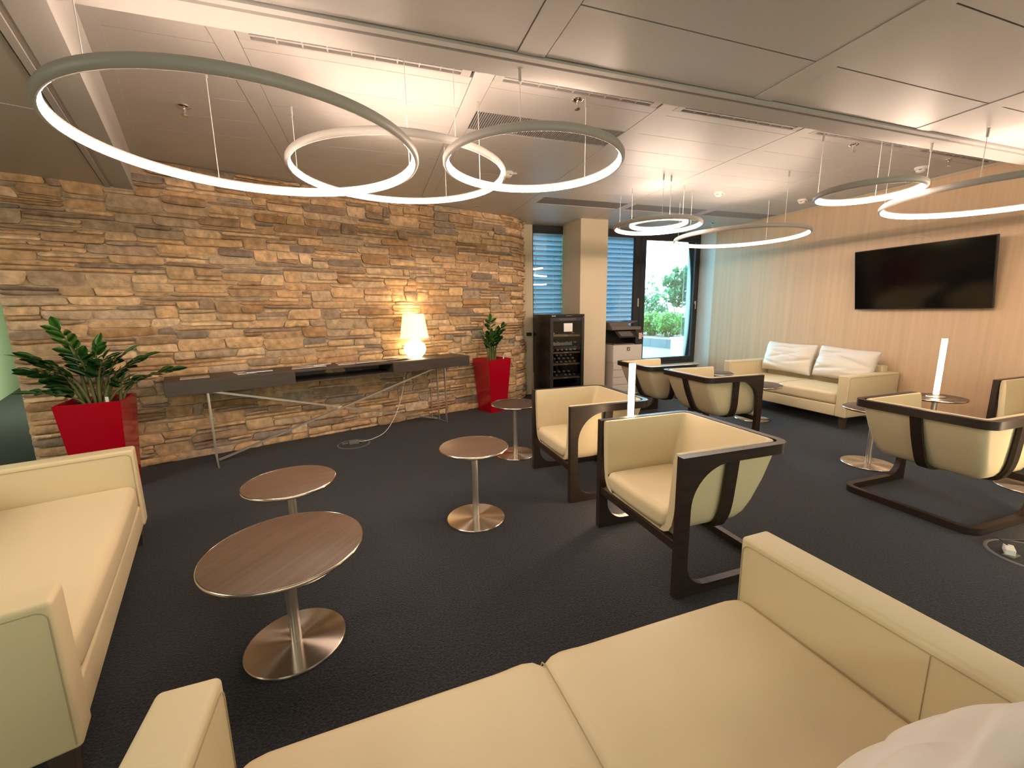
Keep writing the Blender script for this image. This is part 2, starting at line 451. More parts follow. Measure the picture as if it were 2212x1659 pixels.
# ---- ceilings
def ceiling_all():
    bm = new(); slab(bm, [(-10, -4.2), (XW+.2, -4.2), (XW+.2, 7.3), (2.2, 7.3), (2.2, 13.2), (-10, 13.2)], ZH+.06, ZH+.16)
    ceil = struct('ceiling', bm, M_gap)
    g = .004
    nrm = math.hypot(1, LK)
    def left_clip(poly, off): # keep x >= left_x(y)+off (perpendicular offset)
        return clip(poly, -1, LK, -(LX0-LK*LY0)-off*nrm)
    def right_clip(poly, off): # keep x <= left_x(y)-off
        return clip(poly, 1, -LK, (LX0-LK*LY0)-off*nrm)
    def stone_clip(poly): return clip(poly, -SL, 1, 4.82+2.85*SL+.03)
    def panel(poly, z, name='ceiling_panel', t=.03, m=M_ceil):
        if len(poly) < 3: return
        b = new(); slab(b, poly, z, z+t); obj(name, b, m, ceil)
    rows = [2.60]+[2.93+.339*k for k in range(12)]+[YW]
    xs = [-.645, .78, 2.19, 3.605, 5.015]
    bays = [(-2.6, -.71)]+[(xs[i]+.065, xs[i+1]-.065) for i in range(4)]+[(xs[4]+.065, XW-.004)]
    for bi, (x0, x1) in enumerate(bays):
        for r0, r1 in zip(rows, rows[1:]):
            if 1 <= bi <= 5 and r0 < 2.8: r0 = 2.85           # the slot diffuser takes this strip
            gri = (bi == 2 and abs(r0-3.269) < .01) or (bi >= 3 and abs(r0-5.303) < .01)
            if gri: continue
            p = [(x0+g/2, r0+g/2), (x1-g/2, r0+g/2), (x1-g/2, r1-g/2), (x0+g/2, r1-g/2)]
            if bi == 0: p = left_clip(p, .10)
            if x0 < 2.1 and len(p) > 2: p = stone_clip(p)
            panel(p, ZH)
    for x in xs:
        p = [(x-.064, 2.60), (x+.064, 2.60), (x+.064, YW), (x-.064, YW)]
        if x < 2.1: p = stone_clip(p)
        panel(p, ZH-.002, 'ceiling_strip')
    # gypsum margin, vertical faces and soffits round the raised part
    b = new(); box(b, -1.0, XW, 2.244, 2.60, ZH, ZH+.05)
    obj('ceiling_margin', b, M_gyps, ceil)
    Y0, Y1 = 2.244, stone_y(-2.03)+.06
    def along(y, off, z): # point at perpendicular offset (to the right) of the slanted edge
        return (left_x(y)+off/nrm, y+off*(-LK)/nrm*-1 if False else y+off*LK/nrm*-1*-1*0, z)
    b = new()
    def sect(y): x = left_x(y); return [(x-.134*nrm, y, ZL), (x, y, ZL), (x, y, ZH-.075), (x+.028*nrm, y, ZH-.004), (x+.104*nrm, y, ZH-.004), (x+.104*nrm, y, ZH+.03), (x-.134*nrm, y, ZH+.03)]
    ribbon(b, [0, 1], lambda i: sect((2.02, Y1)[i])); obj('ceiling_soffit', b, M_gyps, ceil)
    b = new(); box(b, -1.06, XW, 2.11, 2.244, ZL, ZH+.03); obj('ceiling_soffit', b, M_gyps, ceil)
    b = new(); box(b, -1.25, XW, 2.048, 2.082, ZL-.004, ZL+.03)
    obj('ceiling_edge_strip', b, M_gyps, ceil)
    b = new(); box(b, -1.25, XW, 2.082, 2.11, ZL+.012, ZL+.03); obj('ceiling_edge_groove', b, M_ceil, ceil)
    b = new()
    slab(b, [(left_x(y)-o*nrm, y) for y, o in ((2.0, .195), (Y1, .195), (Y1, .162), (2.0, .162))], ZL-.004, ZL+.03); obj('ceiling_edge_strip', b, M_gyps, ceil)
    b = new()
    slab(b, [(left_x(y)-o*nrm, y) for y, o in ((2.0, .162), (Y1, .162), (Y1, .134), (2.0, .134))], ZL+.012, ZL+.03); obj('ceiling_edge_groove', b, M_ceil, ceil)
    # lower ceiling near the camera: strips along y, panels between
    zl = ZL+.006
    lx = [-2.1+.0, -.66, .80, 2.245, 3.695, 5.145]
    lx = [-.66, .80, 2.245, 3.695, 5.145]
    lb = [(-9, -.73)]+[(lx[i]+.07, lx[i+1]-.07) for i in range(4)]+[(5.215, XW)]
    lr = [-4.0, -2.9, -1.8, -.70, -.14, .315, .77, 1.225, 1.682, 2.04]
    for x0, x1 in lb:
        for r0, r1 in zip(lr, lr[1:]):
            panel(right_clip([(x0+g, r0+g), (x1-g, r0+g), (x1-g, r1-g), (x0+g, r1-g)], .2) if False else [(max(x0, -9)+g, r0+g), (x1-g, r0+g), (x1-g, r1-g), (x0+g, r1-g)], zl)
    for x in lx:
        panel([(x-.068, -4), (x+.068, -4), (x+.068, 2.042), (x-.068, 2.042)], zl-.003, 'ceiling_strip')
    # lower ceiling on the left, laid along the slanted edge
    ux, uy = -LK/nrm*-1, 1/nrm                      # unit along the edge (towards the stone wall)
    px, py = -uy, ux                                # perpendicular, to the left
    def loc(a, l): return (left_x(2.06)-.2*nrm+ux*a+px*l, 2.06+uy*a+py*l)
    for l0, l1 in ((.0, 1.25), (1.37, 2.6), (2.72, 3.9), (4.02, 5.2)):
        for a0, a1 in ((-.9, .35), (.354, 1.40), (1.53, 3.2), (3.204, 4.6), (4.604, 6.2)):
            p = [loc(a0+g, l0+g), loc(a1-g, l0+g), loc(a1-g, l1-g), loc(a0+g, l1-g)]
            p = clip(p, 0, -1, -2.045)
            if l0 < .1 and a0 > 1.5: 
                panel(stone_clip(p) if len(p) > 2 else p, zl)
            elif len(p) > 2: panel(p, zl)
    p = [loc(1.402, 0), loc(1.528, 0), loc(1.528, 5), loc(1.402, 5)]; panel(clip(p, 0, -1, -2.045), zl-.003, 'ceiling_strip')
    p = [loc(-.9, 1.252), loc(4.6, 1.252), loc(4.6, 1.368), loc(-.9, 1.368)]; panel(clip(p, 0, -1, -2.045), zl-.003, 'ceiling_strip')
    return bays, xs
bays, xs = ceiling_all()

# ---- slot diffusers and perforated grilles in the raised ceiling
slot_lab = ['long slot diffuser in the ceiling over the stone wall side, longest visible', 'slot diffuser in ceiling behind the smallest of three linked rings', 'third slot diffuser from the left beside the ceiling beam', 'slot diffuser in ceiling above the small right-hand ring lamp', 'last slot diffuser touching the oak wall end of the beam']
for i, (x0, x1) in enumerate(bays[1:]):
    x0 += .004; x1 -= .02
    t = thing('slot_diffuser', slot_lab[i], 'air vent', ((x0+x1)/2, 2.80, ZH), 0, 'slot diffusers along the ceiling beam')
    hw = (x1-x0)/2
    b = new(); box(b, -hw, hw, -.047, -.036, -.002, .02); box(b, -hw, hw, .036, .047, -.002, .02); box(b, -hw, -hw+.06, -.036, .036, -.002, .02); box(b, hw-.06, hw, -.036, .036, -.002, .02)
    obj('frame', b, M_slotgrey, t)
    b = new(); box(b, -hw, hw, -.04, .04, .03, .034); obj('backing', b, M_gap, t)
    b = new(); box(b, -hw+.06, hw-.06, -.008, .008, 0, .012); obj('centre_bar', b, M_slotgrey, t)
    nb = 9
    for k in range(1, nb):
        b = new(); x = -hw+.06+(2*hw-.12)*k/nb; box(b, x-.004, x+.004, -.036, .036, .001, .012); obj('cross_bar', b, M_slotgrey, t)
for (x0, x1, y0, y1, lb) in ((.845, 2.125, 3.272, 3.604, 'dark perforated ceiling grille behind the smallest linked ring lamp'), (2.255, 3.54, 5.306, 5.638, 'dark ceiling grille nearest the cream column'), (3.67, 4.95, 5.306, 5.638, 'dark ceiling grille above the pair of concentric ring lamps'), (5.08, XW-.02, 5.306, 5.638, 'dark ceiling grille touching the oak wall')):
    t = thing('ceiling_grille', lb, 'air vent', ((x0+x1)/2, (y0+y1)/2, ZH), 0, 'perforated grilles in the ceiling')
    hw, hh = (x1-x0)/2, (y1-y0)/2
    b = new(); box(b, -hw, hw, -hh, hh, .022, .026); obj('backing', b, M_gap, t)
    b = new(); n = 70
    for k in range(n+1): x = -hw+2*hw*k/n; box(b, x-.0045, x+.0045, -hh, hh, .004, .016)
    o = obj('louvre_blades', b, M_grille, t); o['kind'] = 'stuff'
    b = new(); box(b, -hw, hw, -hh, -hh+.006, 0, .02); box(b, -hw, hw, hh-.006, hh, 0, .02); obj('frame', b, M_slotgrey, t)

# ---- sprinklers and smoke detectors
def sprinkler():
    t = thing('sprinkler', '', 'sprinkler', (0, 0, 0), 0, 'fire sprinklers in the raised ceiling')
    b = new(); lathe(b, [(.040, 0), (.040, -.004), (.030, -.012), (.012, -.014)], 20); obj('rosette', b, M_chrome, t, True, 40)
    b = new(); lathe(b, [(.010, -.012), (.010, -.03), (.006, -.034), (.006, -.06), (.004, -.062)], 10); obj('body', b, M_chrome, t, True, 40)
    b = new(); lathe(b, [(.0, -.060), (.022, -.061), (.022, -.064), (.0, -.065)], 14); obj('deflector', b, M_chrome, t, True, 40)
    return t
sp = sprinkler()
for k, (x, y, lb) in enumerate(((-1.164, 3.80, 'chrome sprinkler seen inside the largest linked ring lamp'), (1.491, 2.905, 'chrome sprinkler beside the perforated grille nearest the beam'), (4.335, 2.907, 'chrome sprinkler above the small right-hand ring lamp'), (5.75, 2.905, 'chrome sprinkler beside the slot diffuser at the oak wall'), (1.5, 6.02, 'chrome sprinkler right above the top of the stone wall'), (4.11, 6.06, 'chrome sprinkler above the pair of concentric rings'), (5.774, 6.075, 'chrome sprinkler close to the window corner'))):
    o = sp if k == 0 else dup(sp)
    o.location = (x, y, ZH); o['label'] = lb
def detector():
    t = thing('smoke_detector', '', 'smoke detector', (0, 0, 0), 0, 'smoke detectors in the ceiling')
    b = new(); lathe(b, [(.055, 0), (.055, -.012), (.052, -.014)], 24); obj('base', b, M_white, t, True, 40)
    b = new(); lathe(b, [(.052, -.014), (.052, -.026), (.042, -.030), (.042, -.036), (.040, -.042), (.024, -.054), (0, -.056)], 24); obj('sensor_head', b, M_white, t, True, 40)
    for k in range(4):
        b = new(); a = k*PI/2+.4
        box(b, -.012, .012, .041, .044, -.036, -.031); bmesh.ops.rotate(b, verts=b.verts, cent=(0, 0, 0), matrix=Matrix.Rotation(a, 3, 'Z')); obj('vent_slot', b, M_gap, t)
    b = new(); box(b, .05, .10, -.012, .012, -.014, 0); obj('cable_clip', b, M_white, t)
    return t
dt = detector()
for k, (x, y, lb) in enumerate(((1.492, 4.509, 'white smoke detector hanging behind the smallest linked ring'), (4.342, 4.50, 'white smoke detector in the middle of the ceiling past the concentric rings'), (5.782, 4.48, 'white smoke detector left of the small right-hand ring lamp, near oak wall'), (5.749, 3.135, 'white smoke detector over the large right-hand ring lamp'))):
    o = dt if k == 0 else dup(dt)
    o.location = (x, y, ZH); o['label'] = lb

# ---- window wall
def window_wall():
    Y = YW
    bm = new(); box(bm, 2.40, 2.735, Y, Y+.25, 0, ZH+.1); box(bm, 3.35, 3.85, Y-.02, Y+.25, 0, ZH+.1)
    box(bm, 2.735, XW, Y, Y+.25, 0, .40); box(bm, 2.735, XW, Y+.12, Y+.25, 2.88, ZH+.1); box(bm, 2.735, XW, Y+.01, Y+.14, ZH, ZH+.1)
    struct('wall_back', bm, M_cream)
    bm = new(); box(bm, 3.317, 3.822, 6.30, Y, 0, ZH); struct('column', bm, M_cream)
    bm = new(); box(bm, 3.822, XW, Y-.16, Y+.04, .375, .402, .004); struct('window_sill', bm, M_reveal)
    bm = new(); box(bm, 3.86, XW-.01, Y-.10, Y-.06, .06, .375); struct('trim_3', bm, M_frame)
    # frames
    def frame(name, x0, x1, z0, z1, l, r, b, t, y=Y, sash=True):
        bm = new()
        box(bm, x0, x0+l, y, y+.07, z0, z1, .004); box(bm, x1-r, x1, y, y+.07, z0, z1, .004)
        box(bm, x0+l, x1-r, y, y+.07, z0, z0+b, .004); box(bm, x0+l, x1-r, y, y+.07, z1-t, z1, .004)
        return struct(name, bm, M_frame)
    w1 = frame('window_1', 2.735, 3.36, .40, ZH, .014, .014, .06, .125)
    w2 = frame('window_2', 3.80, 4.86, .40, ZH, .02, .03, .06, .125)
    w3 = frame('window_3', 4.86, XW, .40, ZH, .09, .055, .06, .125)
    def part(p, name, m, fn):
        b = new(); fn(b); return obj(name, b, m, p)
    for wn, a, c in ((w1, 2.749, 3.346), (w2, 3.82, 4.83)):
        part(wn, 'window_glass', M_glass, lambda b: box(b, a, c, Y+.03, Y+.038, .46, 2.85))
    # sash of the right window
    def sash(b):
        x0, x1, z0, z1 = 4.96, 6.295, .465, 2.845
        y0, y1 = Y-.018, Y+.055
        box(b, x0, x0+.11, y0, y1, z0, z1, .006); box(b, x1-.06, x1, y0, y1, z0, z1, .006); box(b, x0+.11, x1-.06, y0, y1, z0, z0+.075, .006); box(b, x0+.11, x1-.06, y0, y1, z1-.035, z1, .006)
    s = part(w3, 'sash', M_frame, sash)
    part(s, 'window_glass', M_glass, lambda b: box(b, 5.07, 6.235, Y+.02, Y+.028, .54, 2.81))
    part(s, 'handle', M_alu, lambda b: (box(b, 6.255, 6.285, Y-.045, Y-.018, 1.60, 1.66, .004), box(b, 6.262, 6.278, Y-.055, Y-.04, 1.50, 1.655, .004)))
    part(w3, 'catch', M_alu, lambda b: box(b, 4.905, 4.925, Y-.03, Y, 1.56, 1.72, .003))
    return w1, w2, w3
w1, w2, w3 = window_wall()

t = thing('wall_bracket', 'short black bracket on the cream wall strip left of the fridge', 'bracket', (2.655, YW, 1.10))
b = new(); box(b, -.05, .035, -.05, 0, -.03, .03, .004); obj('bar', b, M_black, t)
# external venetian blinds (closed), outside the glass
def blind(x0, x1, lb, yb=YW+.13):
    t = thing('venetian_blind', lb, 'blind', ((x0+x1)/2, yb, .30), 0, 'outside venetian blinds')
    hw = (x1-x0)/2
    b = new(); box(b, -hw, hw, -.04, .04, 2.525, 2.66); obj('headrail', b, M_blind, t)
    sl = None
    for k in range(30):
        z = .03+k*.0845
        if sl is None:
            b = new()
            prof = [(.030, -.043), (.016, -.022), (.0, .0), (-.012, .024), (-.018, .048)]
            P = [(q[0], q[1]) for q in prof]; P = P+[(q[0]+.0022, q[1]-.0008) for q in prof[::-1]]
            prism(b, P, lambda p: (-hw, p[0], p[1]), lambda p: (hw, p[0], p[1]))
            sl = obj('slat', b, M_blind, t, smooth=True, angle=60); sl.location.z = z
        else:
            c = sl.copy(); C.objects.link(c); c.parent = t; c.location.z = z
    for x in (hw*.42, -hw*.7):
        b = new(); tube(b, [(x, -.034, 0), (x, -.034, 2.56)], .0035, 5); obj('ladder_cord', b, M_white, t)
        for k in range(30):
            pass
    return t
blind(2.74, 3.36, 'closed venetian blind behind the fridge, left of the column')
blind(3.80, 4.91, 'closed venetian blind behind the printer, right of the column')
t = thing('blind_guide', 'thin raised-blind guide wires outside the clear window', 'blind', (6.10, YW+.13, .30))
for x in (0, .10):
    b = new(); tube(b, [(x, 0, -.2), (x, 0, 2.66)], .004, 5); obj('wire', b, M_white, t)

# ------------------------------------------------------------------ outside
bm = new(); slab(bm, [(-2, YW+.26), (40, YW+.26), (60, 60), (-20, 60)], -.05, .10)
terrace = struct('ground', bm, M_pave)
def planter():
    # low wall running away from the window, stone cladding panels on its face
    A, B = Vector((10.55, 9.2, 0)), Vector((9.75, 16.5, 0)); d = (B-A).normalized(); n = Vector((d.y, -d.x, 0))
    t = thing('stone_planter', 'low grey stone planter wall on the terrace outside the window', 'planter', (0, 0, .1))
    b = new(); L = (B-A).length
    P = [A, B, B+n*7, A+n*7]
    slab(b, [(p.x, p.y) for p in P], 0, .30); obj('soil', b, M_earth, t)
    npan = 9
    for k in range(npan):
        a, c = A+d*(L*k/npan+.006), A+d*(L*(k+1)/npan-.006)
        b = new(); slab(b, [(p.x, p.y) for p in (a-n*.12, c-n*.12, c+n*.02, a+n*.02)], 0, .33); obj('panel', b, M_plant, t)
    return A, B, d, n, L
PA, PB, PD, PN, PL = planter()
def leaf_cloud(name, cx, cy, z0, rx, ry, rz, n, size, m, label, cat, seed, shape='ball', trunk=None, group=None, base=.4):
    rr = random.Random(seed)
    t = thing(name, label, cat, (cx, cy, base), 0, group)
    b = new()
    for _ in range(n):
        while True:
            p = Vector((rr.uniform(-1, 1), rr.uniform(-1, 1), rr.uniform(-1, 1)))
            if shape == 'box' or p.length < 1: break
        if shape != 'box':
            if noise.noise(p*2.2+Vector((seed, 0, 0))) < -.12: continue
        p = Vector((p.x*rx, p.y*ry, (p.z+1)*rz+z0-base))
        q = Matrix.Rotation(rr.uniform(0, 6.28), 3, 'Z') @ Matrix.Rotation(rr.uniform(-1.3, 1.3), 3, 'X')
        s = size*rr.uniform(.6, 1.3)
        vs_ = [b.verts.new(p+q @ Vector(v)) for v in ((-s*.5, 0, 0), (0, -s*.9, s*.1), (s*.5, 0, 0), (0, s*.9, s*.1))]
        b.faces.new(vs_)
    o = obj('foliage', b, m, t, fix=False); o['kind'] = 'stuff'
    b = new()
    for k in range(trunk or 5):
        a = k*2.4; r0 = .15*min(rx, 1)
        tube(b, [(r0*math.cos(a), r0*math.sin(a), 0), (rx*.5*math.cos(a), ry*.5*math.sin(a), z0-base+rz*1.1)], [.03, .012], 5)
    obj('stems', b, M_bark, t)
    return t
k = 0
for i in range(7):
    s = (i+.5)/7*PL
    p = PA+PD*s+PN*1.5
    lbl = ['green hedge bush at the right edge of the clear window view', 'green hedge bush right of centre in the window view', 'low green hedge bush in the middle of the window view', 'green hedge bush left of centre in the window view', 'green hedge bush at the left edge of the clear window view', 'farther hedge bush partly behind the window mullion', 'farthest hedge bush hidden by the mullion'][i]
    leaf_cloud('hedge_bush', p.x, p.y, .42, .80, .47, .50, 2600, .075, M_hedge, lbl, 'bush', 30+i, group='hedge outside the window')
leaf_cloud('tree', 12.5, 14.6, 1.55, .85, .85, .85, 2600, .13, M_tree, 'dark leafy tree standing at the right behind the hedge', 'tree', 3, trunk=2)
leaf_cloud('tree', 12.7, 16.9, .9, .8, .8, .72, 1300, .11, M_tree, 'thin sunlit tree standing at the left behind the hedge', 'tree', 5, trunk=2)
leaf_cloud('tree', 14.2, 18.4, 2.0, 1.5, 1.2, .6, 330, .12, M_tree, 'sparse high branches bleached by the bright sky outside', 'tree', 6, trunk=2, base=.1)
t = thing('white_bin', 'white box-shaped bin on the terrace, right edge of window', 'bin', (8.94, 10.22, .10), .2)
b = new(); box(b, -.28, .28, -.28, .28, 0, .50, .01); obj('body', b, M_white, t)
b = new(); box(b, -.31, .31, -.31, .31, .50, .56, .01); obj('lid', b, M_white, t)

# ------------------------------------------------------------------ ring pendants
def ring_lamp(label, x, y, z, Rr, cables, notch=None, ceil_z=ZH):
    t = thing('ring_pendant_lamp', label, 'pendant lamp', (x, y, z), 0, 'white led ring pendants')
    n = 96
    # frame: rounded section open to the inside. profile (dr, dz), dr outward from inner radius
    prof = [(.016, 0), (.022, -.001), (.030, .004), (.036, .014), (.036, .034), (.030, .044), (.018, .050), (.0, .050), (.0, .047), (.0, .042), (.010, .039), (.022, .010), (.016, .004)]
    b = new(); rings = []
    for k in range(n):
        a = 2*PI*k/n
        rings.append([b.verts.new(((Rr+p[0])*math.cos(a), (Rr+p[0])*math.sin(a), p[1])) for p in prof])
    m = len(prof)
    for k in range(n):
        A, B = rings[k], rings[(k+1) % n]
        for q in range(m): b.faces.new((A[q], A[(q+1) % m], B[(q+1) % m], B[q]))
    obj('ring_frame', b, M_ring, t, True, 40)
    b = new(); a0 = notch if notch is not None else 0
    g = .008/Rr
    prof2 = [(.0165, .0045), (.012, .004), (.009, .008), (.001, .036), (.000, .041), (.006, .0415)]
    segs = n
    rows = []
    for k in range(segs+1):
        a = a0+g+(2*PI-2*g)*k/segs
        rows.append([b.verts.new(((Rr+p[0])*math.cos(a), (Rr+p[0])*math.sin(a), p[1])) for p in prof2])
    for A, B in zip(rows, rows[1:]):
        for q in range(len(prof2)-1): b.faces.new((A[q], A[q+1], B[q+1], B[q]))
    obj('led_strip', b, M_led, t, True, 60)
    for (cx, cy) in cables:
        a = math.atan2(cy-y, cx-x); px, py = (Rr+.018)*math.cos(a), (Rr+.018)*math.sin(a)
        top = ceil_z if y+py > 2.25 else ZL
        if y+py > 2.04 and y+py < 2.25: top = ZL
        b = new(); tube(b, [(px, py, .048), (px, py, top-z-.05)], .0022, 5); c = obj('cable', b, M_white, t)
        b = new(); lathe(b, [(.006, top-z-.06), (.008, top-z-.055), (.008, top-z-.003), (.013, top-z-.001)], 8, px, py); obj('ceiling_anchor', b, M_slotgrey, c)
    return t
ring_lamp('largest linked ring lamp, nearest the stone wall end on the left', -.470, 2.543, 2.30, .741, [(-.822, 3.163), (-.82, 1.91), (.235, 2.68)], .5)
ring_lamp('middle one of the three linked ring lamps', .290, 3.392, 2.50, .74, [(-.43, 3.581), (.55, 2.70), (.72, 4.0)], 2.2)
ring_lamp('right-hand smaller one of the three linked ring lamps', 1.04, 2.634, 2.40, .53, [(.824, 3.132), (1.52, 2.86), (.79, 2.165)], .75)
ring_lamp('small single ring lamp hanging before the oak wall', 3.934, 2.49, 2.40, .33, [(3.822, 2.811), (4.24, 2.62), (4.03, 2.22)], 2.15)
ring_lamp('large ring lamp cut by the right picture edge', 4.83, 2.036, 2.325, .74, [(3.957+.18, 1.687+.2), (4.62, 2.78), (5.5, 1.8)], 2.55)
ring_lamp('large ring lamp above the clear window and far sofa', 4.60, 4.39, 2.388, .755, [(4.475, 3.731), (5.30, 4.604), (4.226, 5.024)], .0)
ring_lamp('outer ring of the concentric pair near the window', 3.443, 4.536, 2.50, .49, [(3.175, 4.098), (3.94, 4.53), (3.2, 4.97)], .35)
ring_lamp('inner small ring of the concentric pair near the window', 3.379, 4.43, 2.50, .302, [(3.177, 4.655), (3.656, 4.386), (3.30, 4.14)], .2)

# ------------------------------------------------------------------ armchairs
def upath(x0, w, b, r, n=6, nb=5, ns=6):
    """U from (x0,-w) to back b and to (x0,w), outline with corner radius r"""
    P = [(x0+(b-r-x0)*k/ns, -w) for k in range(ns+1)]
    P += [(b-r+r*math.sin(PI/2*k/n), -w+r-r*math.cos(PI/2*k/n)) for k in range(1, n+1)]
    P += [(b, -w+r+(2*w-2*r)*k/nb) for k in range(1, nb)]
    P += [(b-r+r*math.cos(PI/2*k/n), w-r+r*math.sin(PI/2*k/n)) for k in range(n+1)]
    P += [(b-r+(x0-b+r)*k/ns, w) for k in range(1, ns+1)]
    return P
def uband(bm, x0, w, b, r, t, z0, z1):
    o = upath(x0, w, b, r); i = upath(x0, w-t, b-t, max(.01, r-t))
    ribbon(bm, o, lambda k: [(o[k][0], o[k][1], z0), (o[k][0], o[k][1], z1), (i[k][0], i[k][1], z1), (i[k][0], i[k][1], z0)])
    return bm
def make_chair(label):
    t = thing('armchair', label, 'armchair', (0, 0, 0), 0, 'cream tub armchairs with dark frames')
    TW, T = .41, .042
    for s in (-1, 1):
        poly = [(0, 0), (.20, 0), (.20, .05)]
        poly += [(.20+.135*math.cos(a), .185+.135*math.sin(a)) for a in [-PI/2-PI/2*k/8 for k in range(1, 9)]]
        poly += [(.065, .49)]
        poly += [(.30+.235*math.cos(a), .49+.228*math.sin(a)) for a in [PI-PI/2*k/12 for k in range(1, 13)]]
        poly += [(.30, .775), (0, .775)]
        y0, y1 = s*TW, s*(TW-T)
        b = new(); prism(b, poly, lambda p: (p[0], y0, p[1]), lambda p: (p[0], y1, p[1]))
        bmesh.ops.recalc_face_normals(b, faces=b.faces[:])
        obj('side_frame', b, M_wenge, t)
    b = new(); uband(b, .30, TW, .735, .085, T, .718, .775); obj('top_rail', b, M_wenge, t, True, 30)
    b = new(); uband(b, .20, TW, .735, .095, T, 0, .05); obj('floor_rail', b, M_wenge, t, True, 30)
    b = new(); box(b, .006, .056, -TW+T, TW-T, .256, .306, .003); obj('front_bar', b, M_wenge, t)
    # straps under the shell
    def strap(path, wdir):
        b = new(); W = Vector(wdir)*.034; P = spline(path, 5)
        def pf(i):
            tn = (P[min(i+1, len(P)-1)]-P[max(i-1, 0)]).normalized(); nn = tn.cross(Vector(wdir)).normalized()*.011
            return [P[i]-W-nn, P[i]+W-nn, P[i]+W+nn, P[i]-W+nn]
        ribbon(b, P, pf); obj('strap', b, M_wenge, t, True, 35)
    for s in (-1, 1):
        strap([(.345, s*.386, .72), (.34, s*.378, .58), (.335, s*.368, .45), (.332, s*.345, .365), (.33, s*.30, .312), (.33, s*.16, .296)], (1, 0, 0))
    strap([(.705, 0, .72), (.662, 0, .58), (.604, 0, .44), (.563, 0, .362), (.50, 0, .312), (.36, 0, .296)], (0, 1, 0))
    # upholstered tub: rings from the underside up the outside, over the lip, down the inside
    rings = [(.308, .24, .44, .05), (.314, .275, .475, .05), (.335, .308, .505, .05), (.375, .330, .535, .05), (.44, .343, .573, .05), (.56, .354, .632, .05), (.70, .362, .686, .05), (.752, .362, .690, .05),
             (.772, .357, .684, .05), (.778, .345, .672, .045), (.774, .331, .658, .04), (.74, .322, .645, .035), (.62, .312, .608, .03), (.50, .303, .570, .03), (.42, .297, .548, .03)]
    b = new(); vr = []
    for z, wd, bk, r in rings:
        x0 = .018 if z > .45 else .018+.0*(.45-z)
        vr.append([b.verts.new((p[0], p[1], z)) for p in upath(x0, wd, bk, r)])
    for A, B in zip(vr, vr[1:]):
        for k in range(len(A)-1): b.faces.new((A[k], A[k+1], B[k+1], B[k]))
    for e in (0, -1): b.faces.new([q[e] for q in vr])
    b.faces.new(vr[0])
    obj('shell', b, M_leather, t, True, 45)
    b = new()
    def fn(u, v):
        x = v.x; z = v.z; y = v.y
        if u.z < 0: y *= 1-.24*max(0, -u.z)**2      # rounded under the front
        if u.z > 0: z += .014*(1-u.x*u.x)*(1-u.y*u.y)
        tb = max(0, min(1, (.35-u.z)/1.35))
        y *= 1-.17*tb*max(0, min(1, (u.x+.75)/.6))
        if u.x > 0: x -= u.x*.15*tb
        if u.x < -.6: x -= .010*(1-u.y*u.y)
        return Vector((x, y, z))
    rbox(b, (.268, 0, .380), (.520, .60, .128), .042, (4, 6, 2), 4, fn); obj('seat', b, M_leather, t, True)
    return t
ch = make_chair('')
spots = [(1.405, 1.978, 0, 'nearest cream armchair facing left, beside the foreground sofa'), (1.385, 3.163, 0, 'cream armchair facing left beside the black wine fridge side'),
         (4.065, 3.775, PI-.05, 'cream armchair seen from behind before the far sofa'), (4.055, 4.78, PI-.03, 'cream armchair seen from behind, nearest the printer'),
         (4.355, 1.805, PI, 'large cream armchair seen from behind at the right'), (5.72, 1.87, 0, 'cream armchair cut by the right edge, only one arm showing')]
for k, (x, y, rz, lb) in enumerate(spots):
    o = ch if k == 0 else dup(ch)
    o.location = (x, y, 0); o.rotation_euler = (0, 0, rz); o['label'] = lb

# ------------------------------------------------------------------ sofas
def puff(bm, c, size, seed, wr=.024, flat=.35):
    """stuffed loose cushion: thin at edges, pinched corners, creases"""
    W, D, H = size          # width x, thickness y, height z
    nx, nz = 44, 30
    rr = random.Random(seed)
    cr = [(rr.uniform(-.9, .9), rr.uniform(-.9, .9), rr.uniform(-.5, .5), rr.uniform(.5, 1)) for _ in range(14)]
    V2 = {}
    for side in (-1, 1):
        for i in range(nx+1):
            for j in range(nz+1):
                u, v = -1+2*i/nx, -1+2*j/nz
                edge = i in (0, nx) or j in (0, nz)
                if edge and side == 1: V2[side, i, j] = V2[-1, i, j]; continue
                prof = (max(0, 1-abs(u)**3.2)*max(0, 1-abs(v)**2.6))**.5
                prof *= 1+.12*(-v)
                x = u*W/2*(1-.05*(1-abs(v)**2)*0-.035*(v*v)*0); z = v*H/2
                x *= 1-.045*(1-u*u*v*v)*abs(u)**3; z *= 1-.07*(1-u*u*v*v)*abs(v)**3
                y = side*D/2*prof*(flat if side == 1 else 1)
                if side == -1 and not edge:
                    f = 0
                    for a, b_, ang, am in cr:
                        du, dv = u-a, v-b_
                        l = du*math.cos(ang)+dv*math.sin(ang); q = -du*math.sin(ang)+dv*math.cos(ang)
                        f += am*math.exp(-(q/.07)**2)*math.exp(-(l/.55)**2)
                    y += wr*f*min(1, prof*1.5)-wr*.5*noise.noise(Vector((u*2, v*2.5, seed)))
                V2[side, i, j] = bm.verts.new((c[0]+x, c[1]+y, c[2]+z))
    for side in (-1, 1):
        for i in range(nx):
            for j in range(nz):
                bm.faces.new((V2[side, i, j], V2[side, i+1, j], V2[side, i+1, j+1], V2[side, i, j+1]))
    return bm
